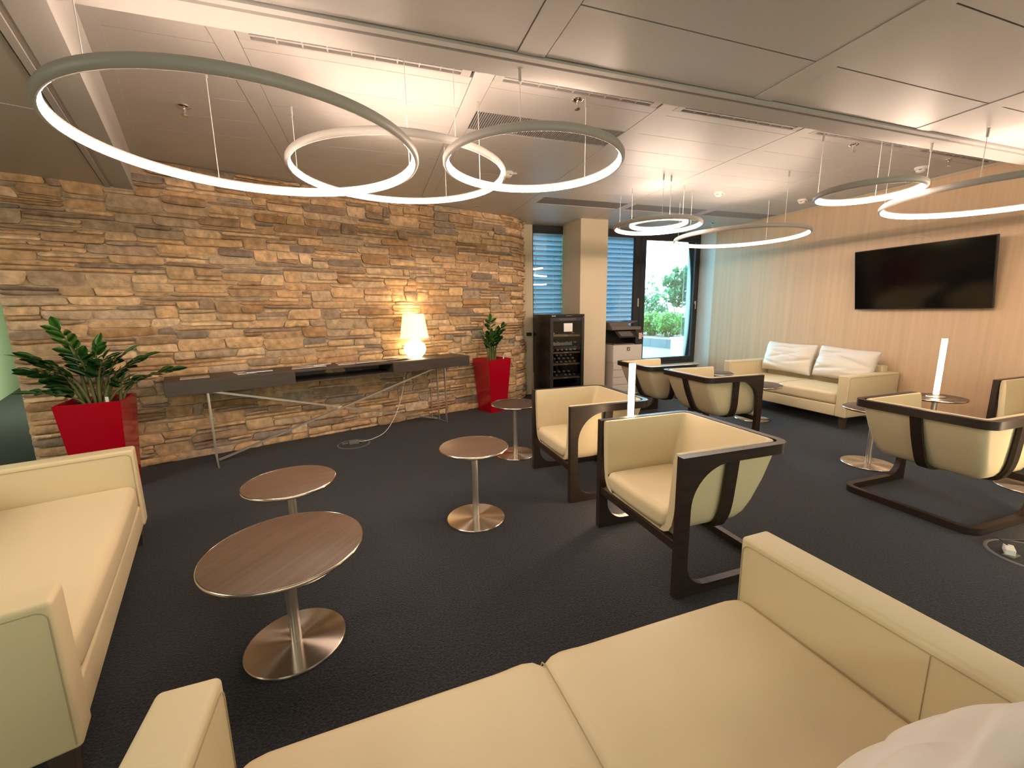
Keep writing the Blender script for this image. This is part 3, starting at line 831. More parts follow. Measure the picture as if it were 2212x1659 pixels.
def make_sofa(label, loc, rz, seam=1, W=1.89):
    t = thing('sofa', label, 'sofa', loc, rz, 'cream leather two-seat sofas')
    hw = W/2; A = .128; D = .92
    for s in (-1, 1):
        b = new(); rbox(b, (s*(hw-A/2), D/2, .41), (A, D, .52), .016, (1, 4, 3), 3)
        a = obj('arm', b, M_leather, t, True, 60)
        xi = s*(hw-A)
        # stitched seam a little below the inside top edge, over the front, and the panel join
        b = new(); xo = xi-s*.0005
        tube(b, [(xo, .014, .17), (xo, .012, .615)]+[(xo, .042-.03*math.cos(q_*PI/10), .615+.03*math.sin(q_*PI/10)) for q_ in range(1, 6)]+[(xo, D-.012, .645)], .0022, 5); obj('seam', b, M_seam, a)
        if seam: b = new(); tube(b, [(xo, .55, .455), (xo, .55, .645)], .0014, 5); obj('seam', b, M_seam, a)
        xo = s*(hw+.0005)
        b = new(); tube(b, [(xo, .014, .17), (xo, .012, .615)]+[(xo, .042-.03*math.cos(q_*PI/10), .615+.03*math.sin(q_*PI/10)) for q_ in range(1, 6)]+[(xo, D-.012, .645)], .0022, 5); obj('seam', b, M_seam, a)
    b = new(); rbox(b, (0, .86, .445), (W-2*A-.004, .12, .59), .02, (4, 1, 3), 3); obj('backrest', b, M_leather, t, True, 60)
    b = new(); rbox(b, (0, .385, .222), (W-2*A-.006, .75, .144), .012, (4, 2, 1), 2); obj('base', b, M_leather, t, True, 60)
    w2 = W-2*A-.006
    def fn(u, v):
        z = v.z; y = v.y
        if u.z > 0:
            z += .016*(1-u.x**4)*(1-u.y**2)*1.0
            z -= seam*.016*math.exp(-(v.x/.018)**2)
            z += seam*.006*math.exp(-((abs(v.x)-.07)/.05)**2)
        if u.y < -.8: y += seam*.012*math.exp(-(v.x/.03)**2); y -= .010*(1-u.x**2)
        if u.y < -.5 and abs(u.x) > .93: y += .02*(abs(u.x)-.93)/.07
        return Vector((v.x, y, z))
    b = new(); rbox(b, (0, .375, .370), (w2, .73, .150), .038, (48, 8, 2), 4, fn); st = obj('seat', b, M_leather, t, True)
    b = new()
    pts = [(0, -.004+.01, .33), (0, .004, .40), (0, .02, .432)]+[(0, .05+.66*k/8, .4435+.014*(1-((.05+.66*k/8-.375)/.365)**2)) for k in range(9)]
    if seam: tube(b, pts, .0022, 5); obj('seam', b, M_seam, st)
    lg = None
    for sx in (-1, 1):
        for y in (.06, D-.06):
            b = new(); x = sx*(hw-.06)
            prism(b, [(-.032, -.032), (.032, -.032), (.032, .032), (-.032, .032)], lambda p: (x+p[0]*.72, y+p[1]*.72, 0), lambda p: (x+p[0], y+p[1], .151))
            obj('leg', b, M_foot, t)
    return t
s2 = make_sofa('cream sofa against the oak wall, with two pale pillows', (5.40, 4.30, 0), -PI/2)
s1 = make_sofa('cream sofa at the left edge below the red planter', (-1.255, 2.385, 0), 0, 0)
ang1 = math.atan2(.306, .952)      # front faces +x, turned
s1.rotation_euler = (0, 0, PI/2+ang1)
s3 = make_sofa('cream sofa in the foreground running along the bottom edge', (.425, 1.045, 0), PI+.03)
def pillow(label, sofa_loc, rz, x, size, seed, lean=.28, y=.56, zc=.70, roll=0):
    b = new(); puff(b, (0, 0, 0), size, seed)
    o = obj('back_pillow', b, M_pillow, None, True)
    m = Matrix.Translation(sofa_loc) @ Matrix.Rotation(rz, 4, 'Z') @ Matrix.Translation((x, y, zc)) @ Matrix.Rotation(-lean, 4, 'X') @ Matrix.Rotation(roll, 4, 'Y')
    o.matrix_world = m
    return tag(o, label, 'cushion', 'loose back pillows of the sofas')
pillow('creased white pillow on the far sofa, left one of the pair', (5.40, 4.30, 0), -PI/2, -.39, (.82, .24, .47), 11, lean=.22, y=.70, zc=.735, roll=.02)
pillow('creased white pillow on the far sofa, right one by the near arm', (5.40, 4.30, 0), -PI/2, .425, (.78, .26, .46), 14, lean=.25, y=.70, zc=.725, roll=.05)
pillow('pale pillow at the bottom right corner on the foreground sofa', (.425, 1.045, 0), PI+.03, -.435, (.76, .24, .44), 17, lean=.48, y=.765, zc=.628)

# ------------------------------------------------------------------ round tables
def make_table(label, H, Rt, top_m, Rb=.2125):
    t = thing('side_table', label, 'side table', (0, 0, 0), 0, 'round side tables on steel bases')
    b = new(); lathe(b, [(0, 0), (Rb-.004, 0), (Rb, .003), (Rb, .009), (Rb-.004, .0125), (.03, .0135), (0, .0135)], 72); obj('base', b, M_disc, t, True, 30)
    b = new(); lathe(b, [(.0235, .0135), (.0235, H-.03)], 20); obj('pole', b, M_steel, t, True, 40)
    b = new(); lathe(b, [(0, H-.03), (.09, H-.03), (.10, H-.022), (Rt-.012, H-.020), (Rt-.003, H-.012), (Rt-.002, H-.002), (Rt-.006, H), (0, H)], 72); obj('tabletop', b, top_m, t, True, 30)
    b = new(); pr = [(Rt-.003, H-.0125), (Rt, H-.010), (Rt, H-.004), (Rt-.0025, H-.0008), (Rt-.005, H+.0004), (Rt-.006, H-.001)]
    n = 72; rg = [[b.verts.new((r*math.cos(2*PI*k/n), r*math.sin(2*PI*k/n), z)) for r, z in pr] for k in range(n)]
    for k in range(n):
        A_, B_ = rg[k], rg[(k+1) % n]
        for q in range(len(pr)): b.faces.new((A_[q], A_[(q+1) % len(pr)], B_[(q+1) % len(pr)], B_[q]))
    obj('rim', b, M_rim, t, True, 40)
    return t
HT, HLO = .556, .487
low = make_table('larger low round table in the left foreground between sofas', HLO, .327, M_top)
low.location = (-.435, 1.927, 0); low.rotation_euler = (0, 0, .9)
tall = make_table('brown round table just behind the large low foreground table', HT, .248, M_top)
tall.location = (-.515, 2.557, 0); tall.rotation_euler = (0, 0, .3)
for x, y, r, lb in ((.631, 2.783, .5, 'brown round table standing alone in the middle of the carpet'), (1.359, 3.998, 1.1, 'round table before the tall red planter by the armchair'),
                    (4.445, 2.51, .2, 'round table left of the large armchair seen from behind'), (5.53, 2.60, .7, 'round table carrying the glowing tube lamp'), (4.85, 4.85, .4, 'round table at the window end of the far sofa'), (5.06, 1.68, .2, 'round table at right edge, only its steel base showing')):
    o = dup(tall, (x, y, 0), r, lb)
    if x > 1: 
        for c in o.children:
            if c.name.startswith('tabletop'): c.data = c.data.copy(); c.data.materials[0] = M_topdark
for x, y, r, lb in ((4.865, 4.18, .4, 'low round table directly before the far sofa front'),):
    o = dup(low, (x, y, 0), r, lb)
    for c in o.children:
        if c.name.startswith('tabletop'): c.data = c.data.copy(); c.data.materials[0] = M_topdark

# ------------------------------------------------------------------ tube lamps
def tube_lamp(label, loc, L, rz, cord=None):
    t = thing('tube_lamp', label, 'lamp', loc, rz, 'glowing tube lamps')
    b = new(); lathe(b, [(0, 0), (.075, 0), (.078, .004), (.075, .010), (0, .012)], 32); obj('foot', b, M_alu, t, True, 40)
    b = new(); n = 14
    P = [(.022*math.cos(a), .022*math.sin(a)) for a in [PI/2+PI*k/n for k in range(n+1)]]
    prism(b, P, lambda p: (p[0]-.004, p[1], .03), lambda p: (p[0]-.004, p[1], L-.004)); obj('diffuser', b, M_tube, t, True, 50)
    b = new(); prism(b, [(-.004, -.024), (.020, -.024), (.026, -.016), (.026, .016), (.020, .024), (-.004, .024)], lambda p: (p[0], p[1], .010), lambda p: (p[0], p[1], L)); obj('channel', b, M_alu, t)
    b = new(); prism(b, [(.023*math.cos(a)-.004, .023*math.sin(a)) for a in [PI/2+PI*k/n for k in range(n+1)]], lambda p: (p[0], p[1], L-.004), lambda p: (p[0], p[1], L+.003)); obj('end_cap', b, M_alu, t)
    return t
tube_lamp('glowing tube lamp standing on the round table at the right', (5.53, 2.60, HT), .61, .45)
tube_lamp('tall glowing tube floor lamp between the two left armchairs', (1.79, 2.57, 0), 1.12, .75)
tube_lamp('tube floor lamp beside the large armchair, outside the frame', (4.15, 1.08, 0), 1.12, -1.2)

# ------------------------------------------------------------------ console with things on it
CA = math.atan2(.337, .941)
CO = Vector((-1.854, 4.549, 0))
def con(x, y, z): return (CO.x+x*math.cos(CA)-y*math.sin(CA), CO.y+x*math.sin(CA)+y*math.cos(CA), z)
def console():
    t = thing('console_table', 'long dark console on crossed steel legs along the stone wall', 'console table', tuple(CO), CA)
    L, D, z0, z1 = 3.305, .50, .768, .907
    b = new(); th = .018
    box(b, 0, L, .004, D, z1-th, z1, .002); box(b, 0, L, .004, D, z0, z0+th, .002)
    box(b, 0, th, .004, D, z0+th, z1-th); box(b, L-th, L, .004, D, z0+th, z1-th); box(b, th, L-th, D-.012, D, z0+th, z1-th)
    box(b, 1.075, 1.093, .004, D-.012, z0+th, z1-th); box(b, 2.19, 2.208, .004, D-.012, z0+th, z1-th)
    obj('carcass', b, M_console, t)
    for x0, x1 in ((.003, 1.092), (2.192, L-.003)):
        b = new(); box(b, x0, x1, -.014, .004, z0+.002, z1-.006, .002); obj('drawer', b, M_console, t)
    for ex in (.323, 2.925):
        fr = new(); y0, y1 = .03, D-.03; w = .016
        b = new(); box(b, ex-.006, ex+.006, y0, y1, 0, .012); obj('floor_bar', b, M_steel, t)
        b = new(); box(b, ex-.006, ex+.006, y0, y1, z0-.012, z0); obj('top_bar', b, M_steel, t)
        for y in (y0, (y0+y1)/2, y1):
            b = new(); box(b, ex-.006, ex+.006, y-w, y+w, .012 if y not in (y0, y1) else 0, z0-.012); obj('leg', b, M_steel, t)
        fr.free()
    ym = D/2
    b = new(); beam(b, (.34, ym-.012, .02), (2.90, ym-.012, z0-.02), .02, .022); obj('cross_brace', b, M_steel, t)
    b = new(); beam(b, (.34, ym+.012, z0-.02), (2.90, ym+.012, .02), .02, .022); obj('cross_brace', b, M_steel, t)
    return t
console()
ZC = .907
# magazines and leaflets: (x, y along console, w, d, rot, thickness, colour, label)
mg = [(.24, .20, .23, .16, .0, .004, (.55, .42, .38), 'single leaflet on the left end of the console'),
      (.66, .24, .17, .24, .1, .004, (.60, .58, .58), 'white leaflet partly under the blue magazine'),
      (.78, .20, .24, .17, .08, .010, (.10, .11, .20), 'dark blue magazine on the console'),
      (1.22, .27, .20, .20, -.2, .005, (.40, .30, .24), 'brown brochure at left of the fanned pile'),
      (1.32, .22, .24, .20, .1, .006, (.62, .50, .44), 'pale brochure in the middle of the fanned pile'),
      (1.40, .30, .22, .19, .3, .008, (.30, .22, .18), 'brown picture magazine on the fanned pile'),
      (1.72, .28, .22, .20, -.1, .006, (.58, .48, .44), 'pinkish brochure left of the glossy magazine'),
      (1.90, .22, .25, .20, .12, .008, (.40, .33, .31), 'glossy picture magazine above the open shelf'),
      (2.14, .30, .20, .17, -.15, .006, (.42, .30, .20), 'tan brochure near the table lamp'),
      (2.30, .24, .23, .18, .05, .005, (.12, .09, .08), 'dark brochure under the cream leaflet by lamp'),
      (2.42, .22, .20, .16, .2, .004, (.72, .62, .46), 'cream leaflet lying right before the table lamp')]
for k, (x, y, w_, d_, r_, h_, c_, lb) in enumerate(mg):
    h_ *= 1.3
    t = thing('magazine', lb, 'magazine', con(x, y, ZC+{2: .0075, 4: .0075, 5: .0165, 7: .009, 9: .009, 10: .0165}.get(k, 0)), CA+r_, 'magazines on the console')
    b = new(); box(b, -w_/2, w_/2, -d_/2, d_/2, 0, h_*.8); obj('pages', b, M_paper, t)
    m_ = mat('magazine_cover', c_, .35, var=((18, 22, 1), .5, 2))
    b = new(); box(b, -w_/2-.001, w_/2+.001, -d_/2-.001, d_/2+.001, h_*.8, h_); obj('cover', b, m_, t)
def table_lamp():
    p = con(2.65, .325, ZC)
    t = thing('table_lamp', 'glowing white glass table lamp on the console', 'lamp', p)
    b = new(); lathe(b, [(0, 0), (.082, 0), (.086, .006), (.100, .022), (.128, .055), (.144, .095), (.146, .128), (.136, .165), (.110, .198), (.078, .222), (.058, .245), (.052, .275), (0, .276)], 40); obj('lamp_base', b, M_opal, t, True)
    b = new(); pr = [(.190, .262), (.186, .285), (.142, .575), (.138, .582), (0, .585), (0, .580), (.137, .577), (.182, .285), (.186, .262)]
    lathe(b, pr, 40, closed_bot=False, closed_top=False); obj('lamp_shade', b, M_shade, t, True, 50)
    l = bpy.data.lights.new('lamp_bulb', 'POINT'); l.energy = 1.8; l.color = (1, .72, .38); l.shadow_soft_size = .05
    o = link('lamp_bulb', l, t); o.location = (0, 0, .235+.4)
    return p
lp = table_lamp()
# its cord with inline switch and plug, and the round floor outlet
FB = Vector((-.30, 5.0, 0))
t = thing('power_cord', 'white lamp cord with inline switch hanging below the console', 'cord', (0, 0, 0))
Pc = spline([con(2.56, .44, .765), con(2.53, .43, .70), con(2.50, .40, .60), con(2.44, .36, .42), con(2.34, .28, .26), con(2.22, .18, .13), con(2.06, .06, .03), con(1.88, -.05, .008), con(1.74, -.08, .008), con(1.65, -.09, .03)], 6)
b = new(); tube(b, Pc, .0045, 6); obj('cord', b, M_cord, t, True)
sw = con(2.50, .40, .60)
b = new(); rbox(b, sw, (.032, .024, .085), .011, (1, 1, 1), 3); obj('inline_switch', b, M_cord, t, True)
pl = con(1.62, -.10, .022)
b = new(); box(b, pl[0]-.055, pl[0]+.055, pl[1]-.025, pl[1]+.025, .003, .045, .006); obj('plug', b, M_grey, t)
def floor_outlet(label, x, y, r=.175):
    t = thing('floor_outlet', label, 'floor outlet', (x, y, 0), 0)
    n = 48; pr = [(r-.011, .001), (r-.010, .005), (r, .0055), (r+.008, .001)]
    b = new(); rg = [[b.verts.new((q*math.cos(2*PI*k/n), q*math.sin(2*PI*k/n), z)) for q, z in pr] for k in range(n)]
    for k in range(n):
        for q in range(3): b.faces.new((rg[k][q], rg[k][q+1], rg[(k+1) % n][q+1], rg[(k+1) % n][q]))
    obj('trim_ring', b, mat('outlet_trim', (.13, .13, .125), .5), t, True)
    b = new(); lathe(b, [(0, .0015), (r-.012, .0015), (r-.012, .0005)], 48, closed_bot=False); obj('lid', b, M_carpet, t)
    b = new(); box(b, -r*.75, -r*.35, .02, .07, .0015, .010, .002); obj('cable_flap', b, M_grey, t)
    return t
floor_outlet('round floor outlet under the console', FB.x, FB.y)
floor_outlet('round floor outlet on the carpet at the right edge', 3.67, 1.16, .19)
t = thing('lamp_cord', 'dark cord with pale plug in the right-hand floor outlet', 'cord', (0, 0, 0))
b = new(); tube(b, spline([(3.60, 1.24, .045), (3.63, 1.30, .06), (3.72, 1.31, .02), (3.85, 1.28, .006), (4.0, 1.20, .006), (4.13, 1.09, .012)], 6), .004, 6); obj('cord', b, M_dark, t, True)
b = new(); box(b, -.045, .045, -.022, .022, 0, .04, .005); pl_ = obj('plug', b, M_white, t); pl_.location = (3.585, 1.225, .004); pl_.rotation_euler = (0, 0, .5)

# ------------------------------------------------------------------ planters
def leaf_mesh(m, L=.135, W=.064):
    b = new(); pts = [(0, .0), (.25, .8), (.55, 1), (.8, .72), (1, 0)]
    mid = [b.verts.new((L*u, 0, -.012*u*u*2)) for u, _ in pts]
    lf = [b.verts.new((L*u, W/2*h, .006*h-.012*u*u*2)) for u, h in pts[1:-1]]
    rg = [b.verts.new((L*u, -W/2*h, .006*h-.012*u*u*2)) for u, h in pts[1:-1]]
    for S in (lf, rg):
        b.faces.new((mid[0], mid[1], S[0])); b.faces.new((mid[3], mid[4], S[2]))
        for k in range(2): b.faces.new((mid[k+1], mid[k+2], S[k+1], S[k]))
    me = bpy.data.meshes.new('leaf'); b.to_mesh(me); b.free(); me.materials.append(m)
    me.polygons.foreach_set('use_smooth', [True]*len(me.polygons))
    return me
LM = leaf_mesh(M_leaf); LM2 = leaf_mesh(M_leaf2)
def potted(label, x, y, rz, stems, seed, H=.81, top=.42, bot=.31):
    rr = random.Random(seed)
    t = thing('potted_plant', label, 'plant', (x, y, 0), rz)
    b = new(); T, Bq, w_ = top/2, bot/2, .012
    def sq(h, z): return [b.verts.new((sx*h, sy*h, z)) for sx, sy in ((-1, -1), (1, -1), (1, 1), (-1, 1))]
    L_ = [sq(Bq, 0), sq(T, H), sq(T-w_, H), sq(T-w_-.012, H-.10)]
    b.faces.new(L_[0][::-1]); b.faces.new(L_[3])
    for A_, B_ in zip(L_, L_[1:]):
        for k in range(4): b.faces.new((A_[k], A_[(k+1) % 4], B_[(k+1) % 4], B_[k]))
    es = [e for e in b.edges if abs(e.verts[0].co.z-e.verts[1].co.z) > .5 or (e.verts[0].co.z > H-.01 and e.verts[1].co.z > H-.01)]
    bmesh.ops.bevel(b, geom=es, offset=.004, segments=2, affect='EDGES')
    obj('pot', b, M_red, t, True, 35)
    b = new(); nn = 8; h = T-.016
    g_ = [[b.verts.new((-h+2*h*i/nn, -h+2*h*j/nn, H-.045+rr.uniform(-.008, .012))) for j in range(nn+1)] for i in range(nn+1)]
    for i in range(nn):
        for j in range(nn): b.faces.new((g_[i][j], g_[i+1][j], g_[i+1][j+1], g_[i][j+1]))
    obj('soil', b, M_soil, t)
    for (bx, by, tx, ty, tz, nl, young, ls) in stems:
        if tx < -.3: tx *= .78
        z0 = H-.05
        P = spline([(bx, by, z0), (bx+(tx-bx)*.18, by+(ty-by)*.18, z0+tz*.42), (bx+(tx-bx)*.52, by+(ty-by)*.52, z0+tz*.78), (tx, ty, z0+tz)], 6)
        b = new(); n_ = len(P); tube(b, P, [.012*(1-.78*k/(n_-1))+.0018 for k in range(n_)], 6); st = obj('stem', b, M_stem, t, True)
        nl = max(6, int(nl*.85))
        for k in range(nl):
            f = .46+.54*k/(nl-1); q = f*(n_-1); i = min(int(q), n_-2); p = P[i].lerp(P[i+1], q-i)
            tn = (P[i+1]-P[i]).normalized(); sd = tn.cross(Vector((0, 0, 1)))
            if sd.length < .15: sd = Vector((math.cos(bx*90), math.sin(bx*90), 0))
            sd.normalize(); s = 1 if k % 2 else -1
            if k == nl-1: d = tn
            else: d = (tn*.55+sd*s*1.0+Vector((0, 0, rr.uniform(-.15, .45)))).normalized()
            upv = tn.cross(sd); zax = (upv if upv.z > 0 else -upv)+Vector((rr.uniform(-.7, .7), rr.uniform(-1.1, .1), rr.uniform(0, .5)))
            yax = zax.cross(d).normalized(); zax = d.cross(yax)
            c = bpy.data.objects.new('leaf', LM2 if young or (k > nl-3 and rr.random() < .4) else LM); C.objects.link(c); c.parent = st
            m_ = Matrix.Identity(4); s_ = ls*rr.uniform(.85, 1.12)
            for a in range(3): m_[a][0], m_[a][1], m_[a][2], m_[a][3] = d[a]*s_, yax[a]*s_, zax[a]*s_, p[a]
            c.matrix_local = m_
    b = new(); box(b, .10, .122, -T+.06, -T+.064, H-.05, H+.035); obj('plant_label', b, M_white, t)
    return t
rz1 = .16
# stems: base x,y, tip x,y, height above soil, leaves, young, leaf scale  (pot axes)
st1 = [(-.05, .0, -.16, .05, .64, 12, True, .95), (-.07, -.02, -.42, -.02, .40, 14, False, 1.15), (-.06, .03, -.48, .08, .30, 13, False, 1.15), (-.05, -.05, -.36, -.16, .16, 11, False, 1.1), (-.03, -.04, -.26, -.12, .42, 13, False, 1.1),
       (-.02, .05, -.12, .10, .45, 12, False, 1.05), (.0, -.03, -.03, -.10, .44, 12, False, 1.05), (.01, .02, .05, .05, .50, 12, True, 1.05), (.03, -.04, .12, -.10, .40, 12, False, 1.05), (.04, .02, .22, .02, .42, 12, False, 1.1),
       (.05, -.03, .34, -.06, .38, 13, False, 1.1), (.06, .0, .52, .0, .26, 13, False, 1.1), (.05, .05, .25, .12, .33, 11, False, 1.05), (-.08, .01, -.36, .12, .20, 12, False, 1.1), (.0, .06, .10, .14, .36, 10, False, 1),
       (.15, .02, .19, -.02, .20, 7, False, .9), (.16, .03, .27, .03, .17, 7, False, .9)]
potted('bushy zz plant in a red square pot behind the left sofa', -2.30, 4.455, rz1, st1, 3)
st2 = [(-.03, .0, -.14, -.02, .42, 11, False, .85), (-.05, .02, -.10, .06, .36, 10, False, .85), (-.01, -.03, -.05, -.08, .38, 10, False, .85), (.0, .03, .0, .02, .60, 13, False, .9), (.02, -.02, .04, -.05, .42, 10, False, .85),
       (.04, .02, .12, .02, .45, 11, False, .85), (.05, -.02, .18, -.02, .50, 11, False, .85), (.03, .05, .08, .10, .40, 10, False, .85), (-.04, -.03, -.08, -.06, .30, 8, False, .8), (.06, .01, .11, -.04, .30, 8, False, .8)]
potted('upright zz plant in a tall red pot at the console end', 1.69, 6.035, .40, st2, 4)

# ------------------------------------------------------------------ wine fridge
def fridge():
    X0, X1, Y0, Y1, Hh = 2.695, 3.300, 6.10, 6.84, 1.448
    cx, cy = (X0+X1)/2, (Y0+Y1)/2; hw, hd = (X1-X0)/2, (Y1-Y0)/2
    t = thing('wine_fridge', 'black glass-door wine fridge beside the cream column', 'fridge', (cx, cy, 0))
    b = new(); q = .03
    box(b, -hw, -hw+q, -hd+.05, hd, .02, Hh); box(b, hw-q, hw, -hd+.05, hd, .02, Hh); box(b, -hw+q, hw-q, hd-q, hd, .02, Hh)
    box(b, -hw+q, hw-q, -hd+.05, hd-q, .02, .12); box(b, -hw+q, hw-q, -hd+.05, hd-q, Hh-.06, Hh)
    obj('cabinet', b, M_black, t)
    b = new(); box(b, -hw, hw, -hd, -hd+.05, Hh-.045, Hh, .004); p = obj('control_panel', b, M_black, t)
    b = new(); box(b, -hw+.02, -hw+.09, -hd-.001, -hd, Hh-.030, Hh-.020); obj('badge', b, M_caps, p)
    b = new(); box(b, -.03, .07, -hd-.001, -hd, Hh-.028, Hh-.020); obj('display', b, M_grey, p)
    b = new(); z0, z1 = .13, Hh-.05
    box(b, -hw, -hw+.05, -hd, -hd+.045, z0, z1, .003); box(b, hw-.05, hw, -hd, -hd+.045, z0, z1, .003); box(b, -hw+.05, hw-.05, -hd, -hd+.045, z0, z0+.13, .003); box(b, -hw+.05, hw-.05, -hd, -hd+.045, z1-.06, z1, .003)
    d = obj('door', b, M_fdark, t)
    b = new(); box(b, -hw+.05, hw-.05, -hd+.012, -hd+.018, z0+.13, z1-.06); obj('glass_pane', b, M_fglass, d)
    b = new(); box(b, -.07, .085, -hd-.002, -hd-.0005, 1.17, 1.305); obj('notice', b, M_paper, d)
    for z in (1.60-.5, .825, .632, .405):
        b = new(); box(b, -hw+.045, hw-.045, -hd+.06, -hd+.085, z-.014, z+.014, .003); box(b, -hw+.035, hw-.035, -hd+.085, hd-.06, z-.012, z-.002); s = obj('shelf', b, M_beech, t)
        b = new(); box(b, -.035, .035, -hd+.056, -hd+.0605, z-.009, z+.009); obj('label_holder', b, M_caps, s)
    b = new(); box(b, -hw+.035, hw-.035, -hd+.09, hd-.06, .935, .94); obj('glass_shelf', b, M_fglass, t)
    l = bpy.data.lights.new('fridge_fill_light', 'AREA'); l.size = .3; l.energy = .5; l.color = (1, .95, .88)  # added fill inside the cabinet so the bottles show, no lamp seen
    o = link('fridge_fill_light', l, t); o.location = (0, -hd+.12, Hh-.07)
    # bottles lying with their necks to the door
    def bottle(red):
        b = new(); pr = [(0, 0), (.012, 0), (.014, .004), (.014, .06), (.015, .075), (.032, .13), (.034, .15), (.034, .29), (.029, .296), (0, .296)]
        lathe(b, pr, 12); bmesh.ops.rotate(b, verts=b.verts, cent=(0, 0, 0), matrix=Matrix.Rotation(-PI/2, 3, 'X'))
        for f in b.faces: f.material_index = 1 if f.calc_center_median().y < .066 else 0
        bmesh.ops.recalc_face_normals(b, faces=b.faces[:])
        me = bpy.data.meshes.new('wine_bottle'); b.to_mesh(me); b.free()
        me.materials.append(M_bottle); me.materials.append(M_capsred if red else M_caps)
        me.polygons.foreach_set('use_smooth', [True]*len(me.polygons))
        return me
    ma, mb = bottle(False), bottle(True)
    rr = random.Random(2)
    rows = [(1.14, [-.19, .16], 'on the top shelf'), (.865, [-.20, -.12, -.04, .04, .12, .20], 'row under the glass shelf'), (.986, [-.19, -.11, -.03, .05, .13, .20], 'row on the glass shelf'),
            (.6655, [-.215, -.13, -.05, .03, .11, .195], 'lowest row of the middle stack'), (.722, [-.17, -.09, -.005, .075, .16], 'second row of the middle stack'), (.7775, [-.13, -.05, .03, .115], 'top row of the middle stack'),
            (.445, [-.215, -.13, -.05, .03, .11, .19], 'lowest row above the bottom shelf'), (.503, [-.17, -.09, .0, .085], 'second row above the bottom shelf')]
    for z, X, wh in rows:
        for bi, x in enumerate(X):
            o = link('wine_bottle', mb if rr.random() < .25 else ma)
            o.location = (cx+x, Y0+.10+rr.uniform(0, .02), z); tag(o, 'wine bottle, '+['first', 'second', 'third', 'fourth', 'fifth', 'sixth'][bi]+' from the left, '+wh, 'bottle', 'wine bottles in the fridge, '+wh)
    t2 = thing('bottle_tray', 'pale tray of small bottles on the fridge glass shelf', 'tray', (cx-.05, Y0+.10, .94))
    b = new(); box(b, -.20, .17, -.02, -.015, .002, .05); box(b, -.20, .17, -.02, .2, .001, .004); obj('tray', b, mat('tray_mint', (.35, .45, .42), .4), t2)
fridge()

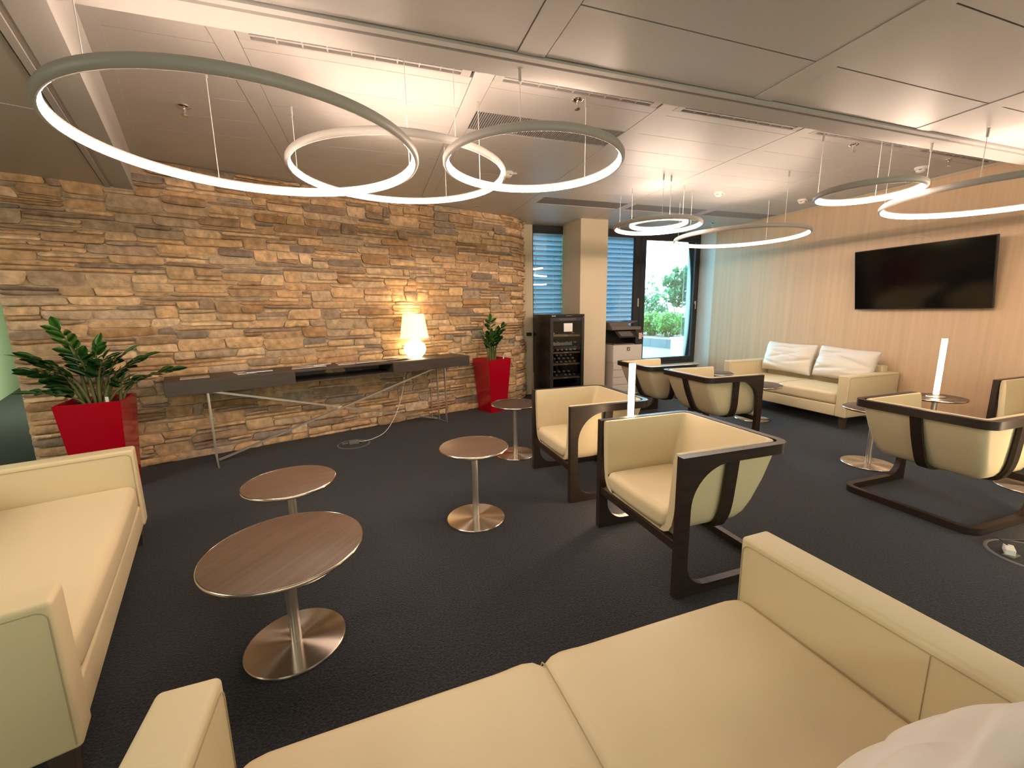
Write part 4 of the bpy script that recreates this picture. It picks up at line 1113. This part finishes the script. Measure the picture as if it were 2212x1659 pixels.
# ------------------------------------------------------------------ copier
def printer():
    X0, X1, Y0, Y1 = 3.90, 4.48, 6.17, 6.78
    cx, cy = (X0+X1)/2, (Y0+Y1)/2; hw, hd = (X1-X0)/2, (Y1-Y0)/2
    t = thing('copier', 'white and black office copier between the column and window', 'printer', (cx, cy, 0))
    b = new(); box(b, -hw+.01, hw-.01, -hd+.02, hd, .02, .60, .006); box(b, -hw, hw, -hd+.01, hd, .60, .905, .006); obj('body', b, M_print, t)
    b = new(); box(b, -hw, hw, -hd, -hd+.012, .602, .903, .003); f = obj('front_cover', b, M_print, t)
    b = new(); box(b, -.02, .045, -hd-.004, -hd, .80, .865, .002); e = obj('emblem', b, M_printd, f)
    b = new(); prism(b, [(0, .818), (.012, .815), (.032, .845), (.026, .850), (.016, .832), (.008, .836)], lambda p: (p[0]-.002, -hd-.0055, p[1]), lambda p: (p[0]-.002, -hd-.004, p[1])); obj('emblem_mark', b, M_white, e)
    for k in range(4):
        z = .08+k*.132
        b = new(); box(b, -hw+.012, hw-.012, -hd+.004, -hd+.02, z, z+.126, .004); d = obj('paper_drawer', b, M_print, t)
        b = new(); box(b, .03, .13, -hd+.001, -hd+.0045, z+.055, z+.085, .001); obj('handle', b, M_printd, d)
    b = new(); box(b, -hw, hw, hd-.18, hd, .905, 1.16, .004); box(b, hw-.14, hw, -hd+.0, hd-.18, .905, 1.16, .004); obj('upper_housing', b, M_printb, t)
    b = new(); box(b, -hw+.02, hw-.15, -hd+.01, hd-.18, .905, .925, .004); obj('output_tray', b, M_printd, t)
    b = new(); box(b, -hw-.02, hw-.02, -hd+.02, hd, 1.16, 1.215, .008); obj('scanner', b, M_printd, t)
    b = new(); prism(b, [(-hd+.06, 1.215), (hd-.02, 1.215), (hd-.02, 1.30), (-hd+.12, 1.285)], lambda p: (-hw-.02, p[0], p[1]), lambda p: (.06, p[0], p[1])); fd = obj('document_feeder', b, M_printd, t)
    b = new(); prism(b, [(.04, 1.25), (.28, 1.30), (.28, 1.312), (.04, 1.262)], lambda p: (p[0], -hd+.14, p[1]), lambda p: (p[0], hd-.06, p[1])); obj('feeder_tray', b, M_printd, fd)
    b = new(); prism(b, [(-.25, 1.10), (.14, 1.10), (.14, 1.112), (-.25, 1.112)], lambda p: (p[0], -hd-.11, p[1]-.06), lambda p: (p[0], -hd+.03, p[1]+.03)); cp = obj('control_panel', b, M_printb, t)
    b = new(); prism(b, [(-.20, 1.113), (.05, 1.113), (.05, 1.1145), (-.20, 1.1145)], lambda p: (p[0], -hd-.095, p[1]-.05), lambda p: (p[0], -hd+.02, p[1]+.024)); obj('touch_screen', b, M_printd, cp)
    b = new(); box(b, hw-.075, hw-.012, -hd-.002, -hd, 1.0, 1.105); obj('sticker', b, mat('sticker_pink', (.62, .45, .40), .6), t)
    b = new(); prism(b, [(hw, .99), (hw+.20, 1.05), (hw+.20, 1.062), (hw, 1.002)], lambda p: (p[0], -.16, p[1]), lambda p: (p[0], .14, p[1])); obj('bypass_tray', b, M_white, t)
printer()

# ------------------------------------------------------------------ television
def tv():
    tilt = math.atan2(.135, .75)
    t = thing('television', 'black flat television tilted forward on the oak wall', 'television', (6.30, 3.285, 1.46), -PI/2)
    hw, Hh = .672, .765
    rot = Matrix.Rotation(tilt, 4, 'X')
    def place(b): bmesh.ops.transform(b, matrix=rot, verts=b.verts); return b
    b = new(); box(b, -hw, hw, -.012, .028, 0, Hh, .004); obj('cabinet', place(b), M_bezel, t)
    b = new(); box(b, -hw+.008, hw-.008, -.0145, -.012, .014, Hh-.008); obj('screen', place(b), M_screen, t)
    b = new(); box(b, -.2, .2, .045, .055, .25, .6); box(b, -.18, -.15, .0, .05, .3, .36); box(b, .15, .18, 0, .05, .3, .36); obj('wall_mount', b, M_bezel, t)
    b = new()
    P = spline([(.02, .10, .70), (.025, .055, .80), (-.02, .045, .845), (-.10, .05, .865), (-.20, .056, .87)], 6); tube(b, P, .004, 5); obj('cable', b, M_cord, t, True)
tv()
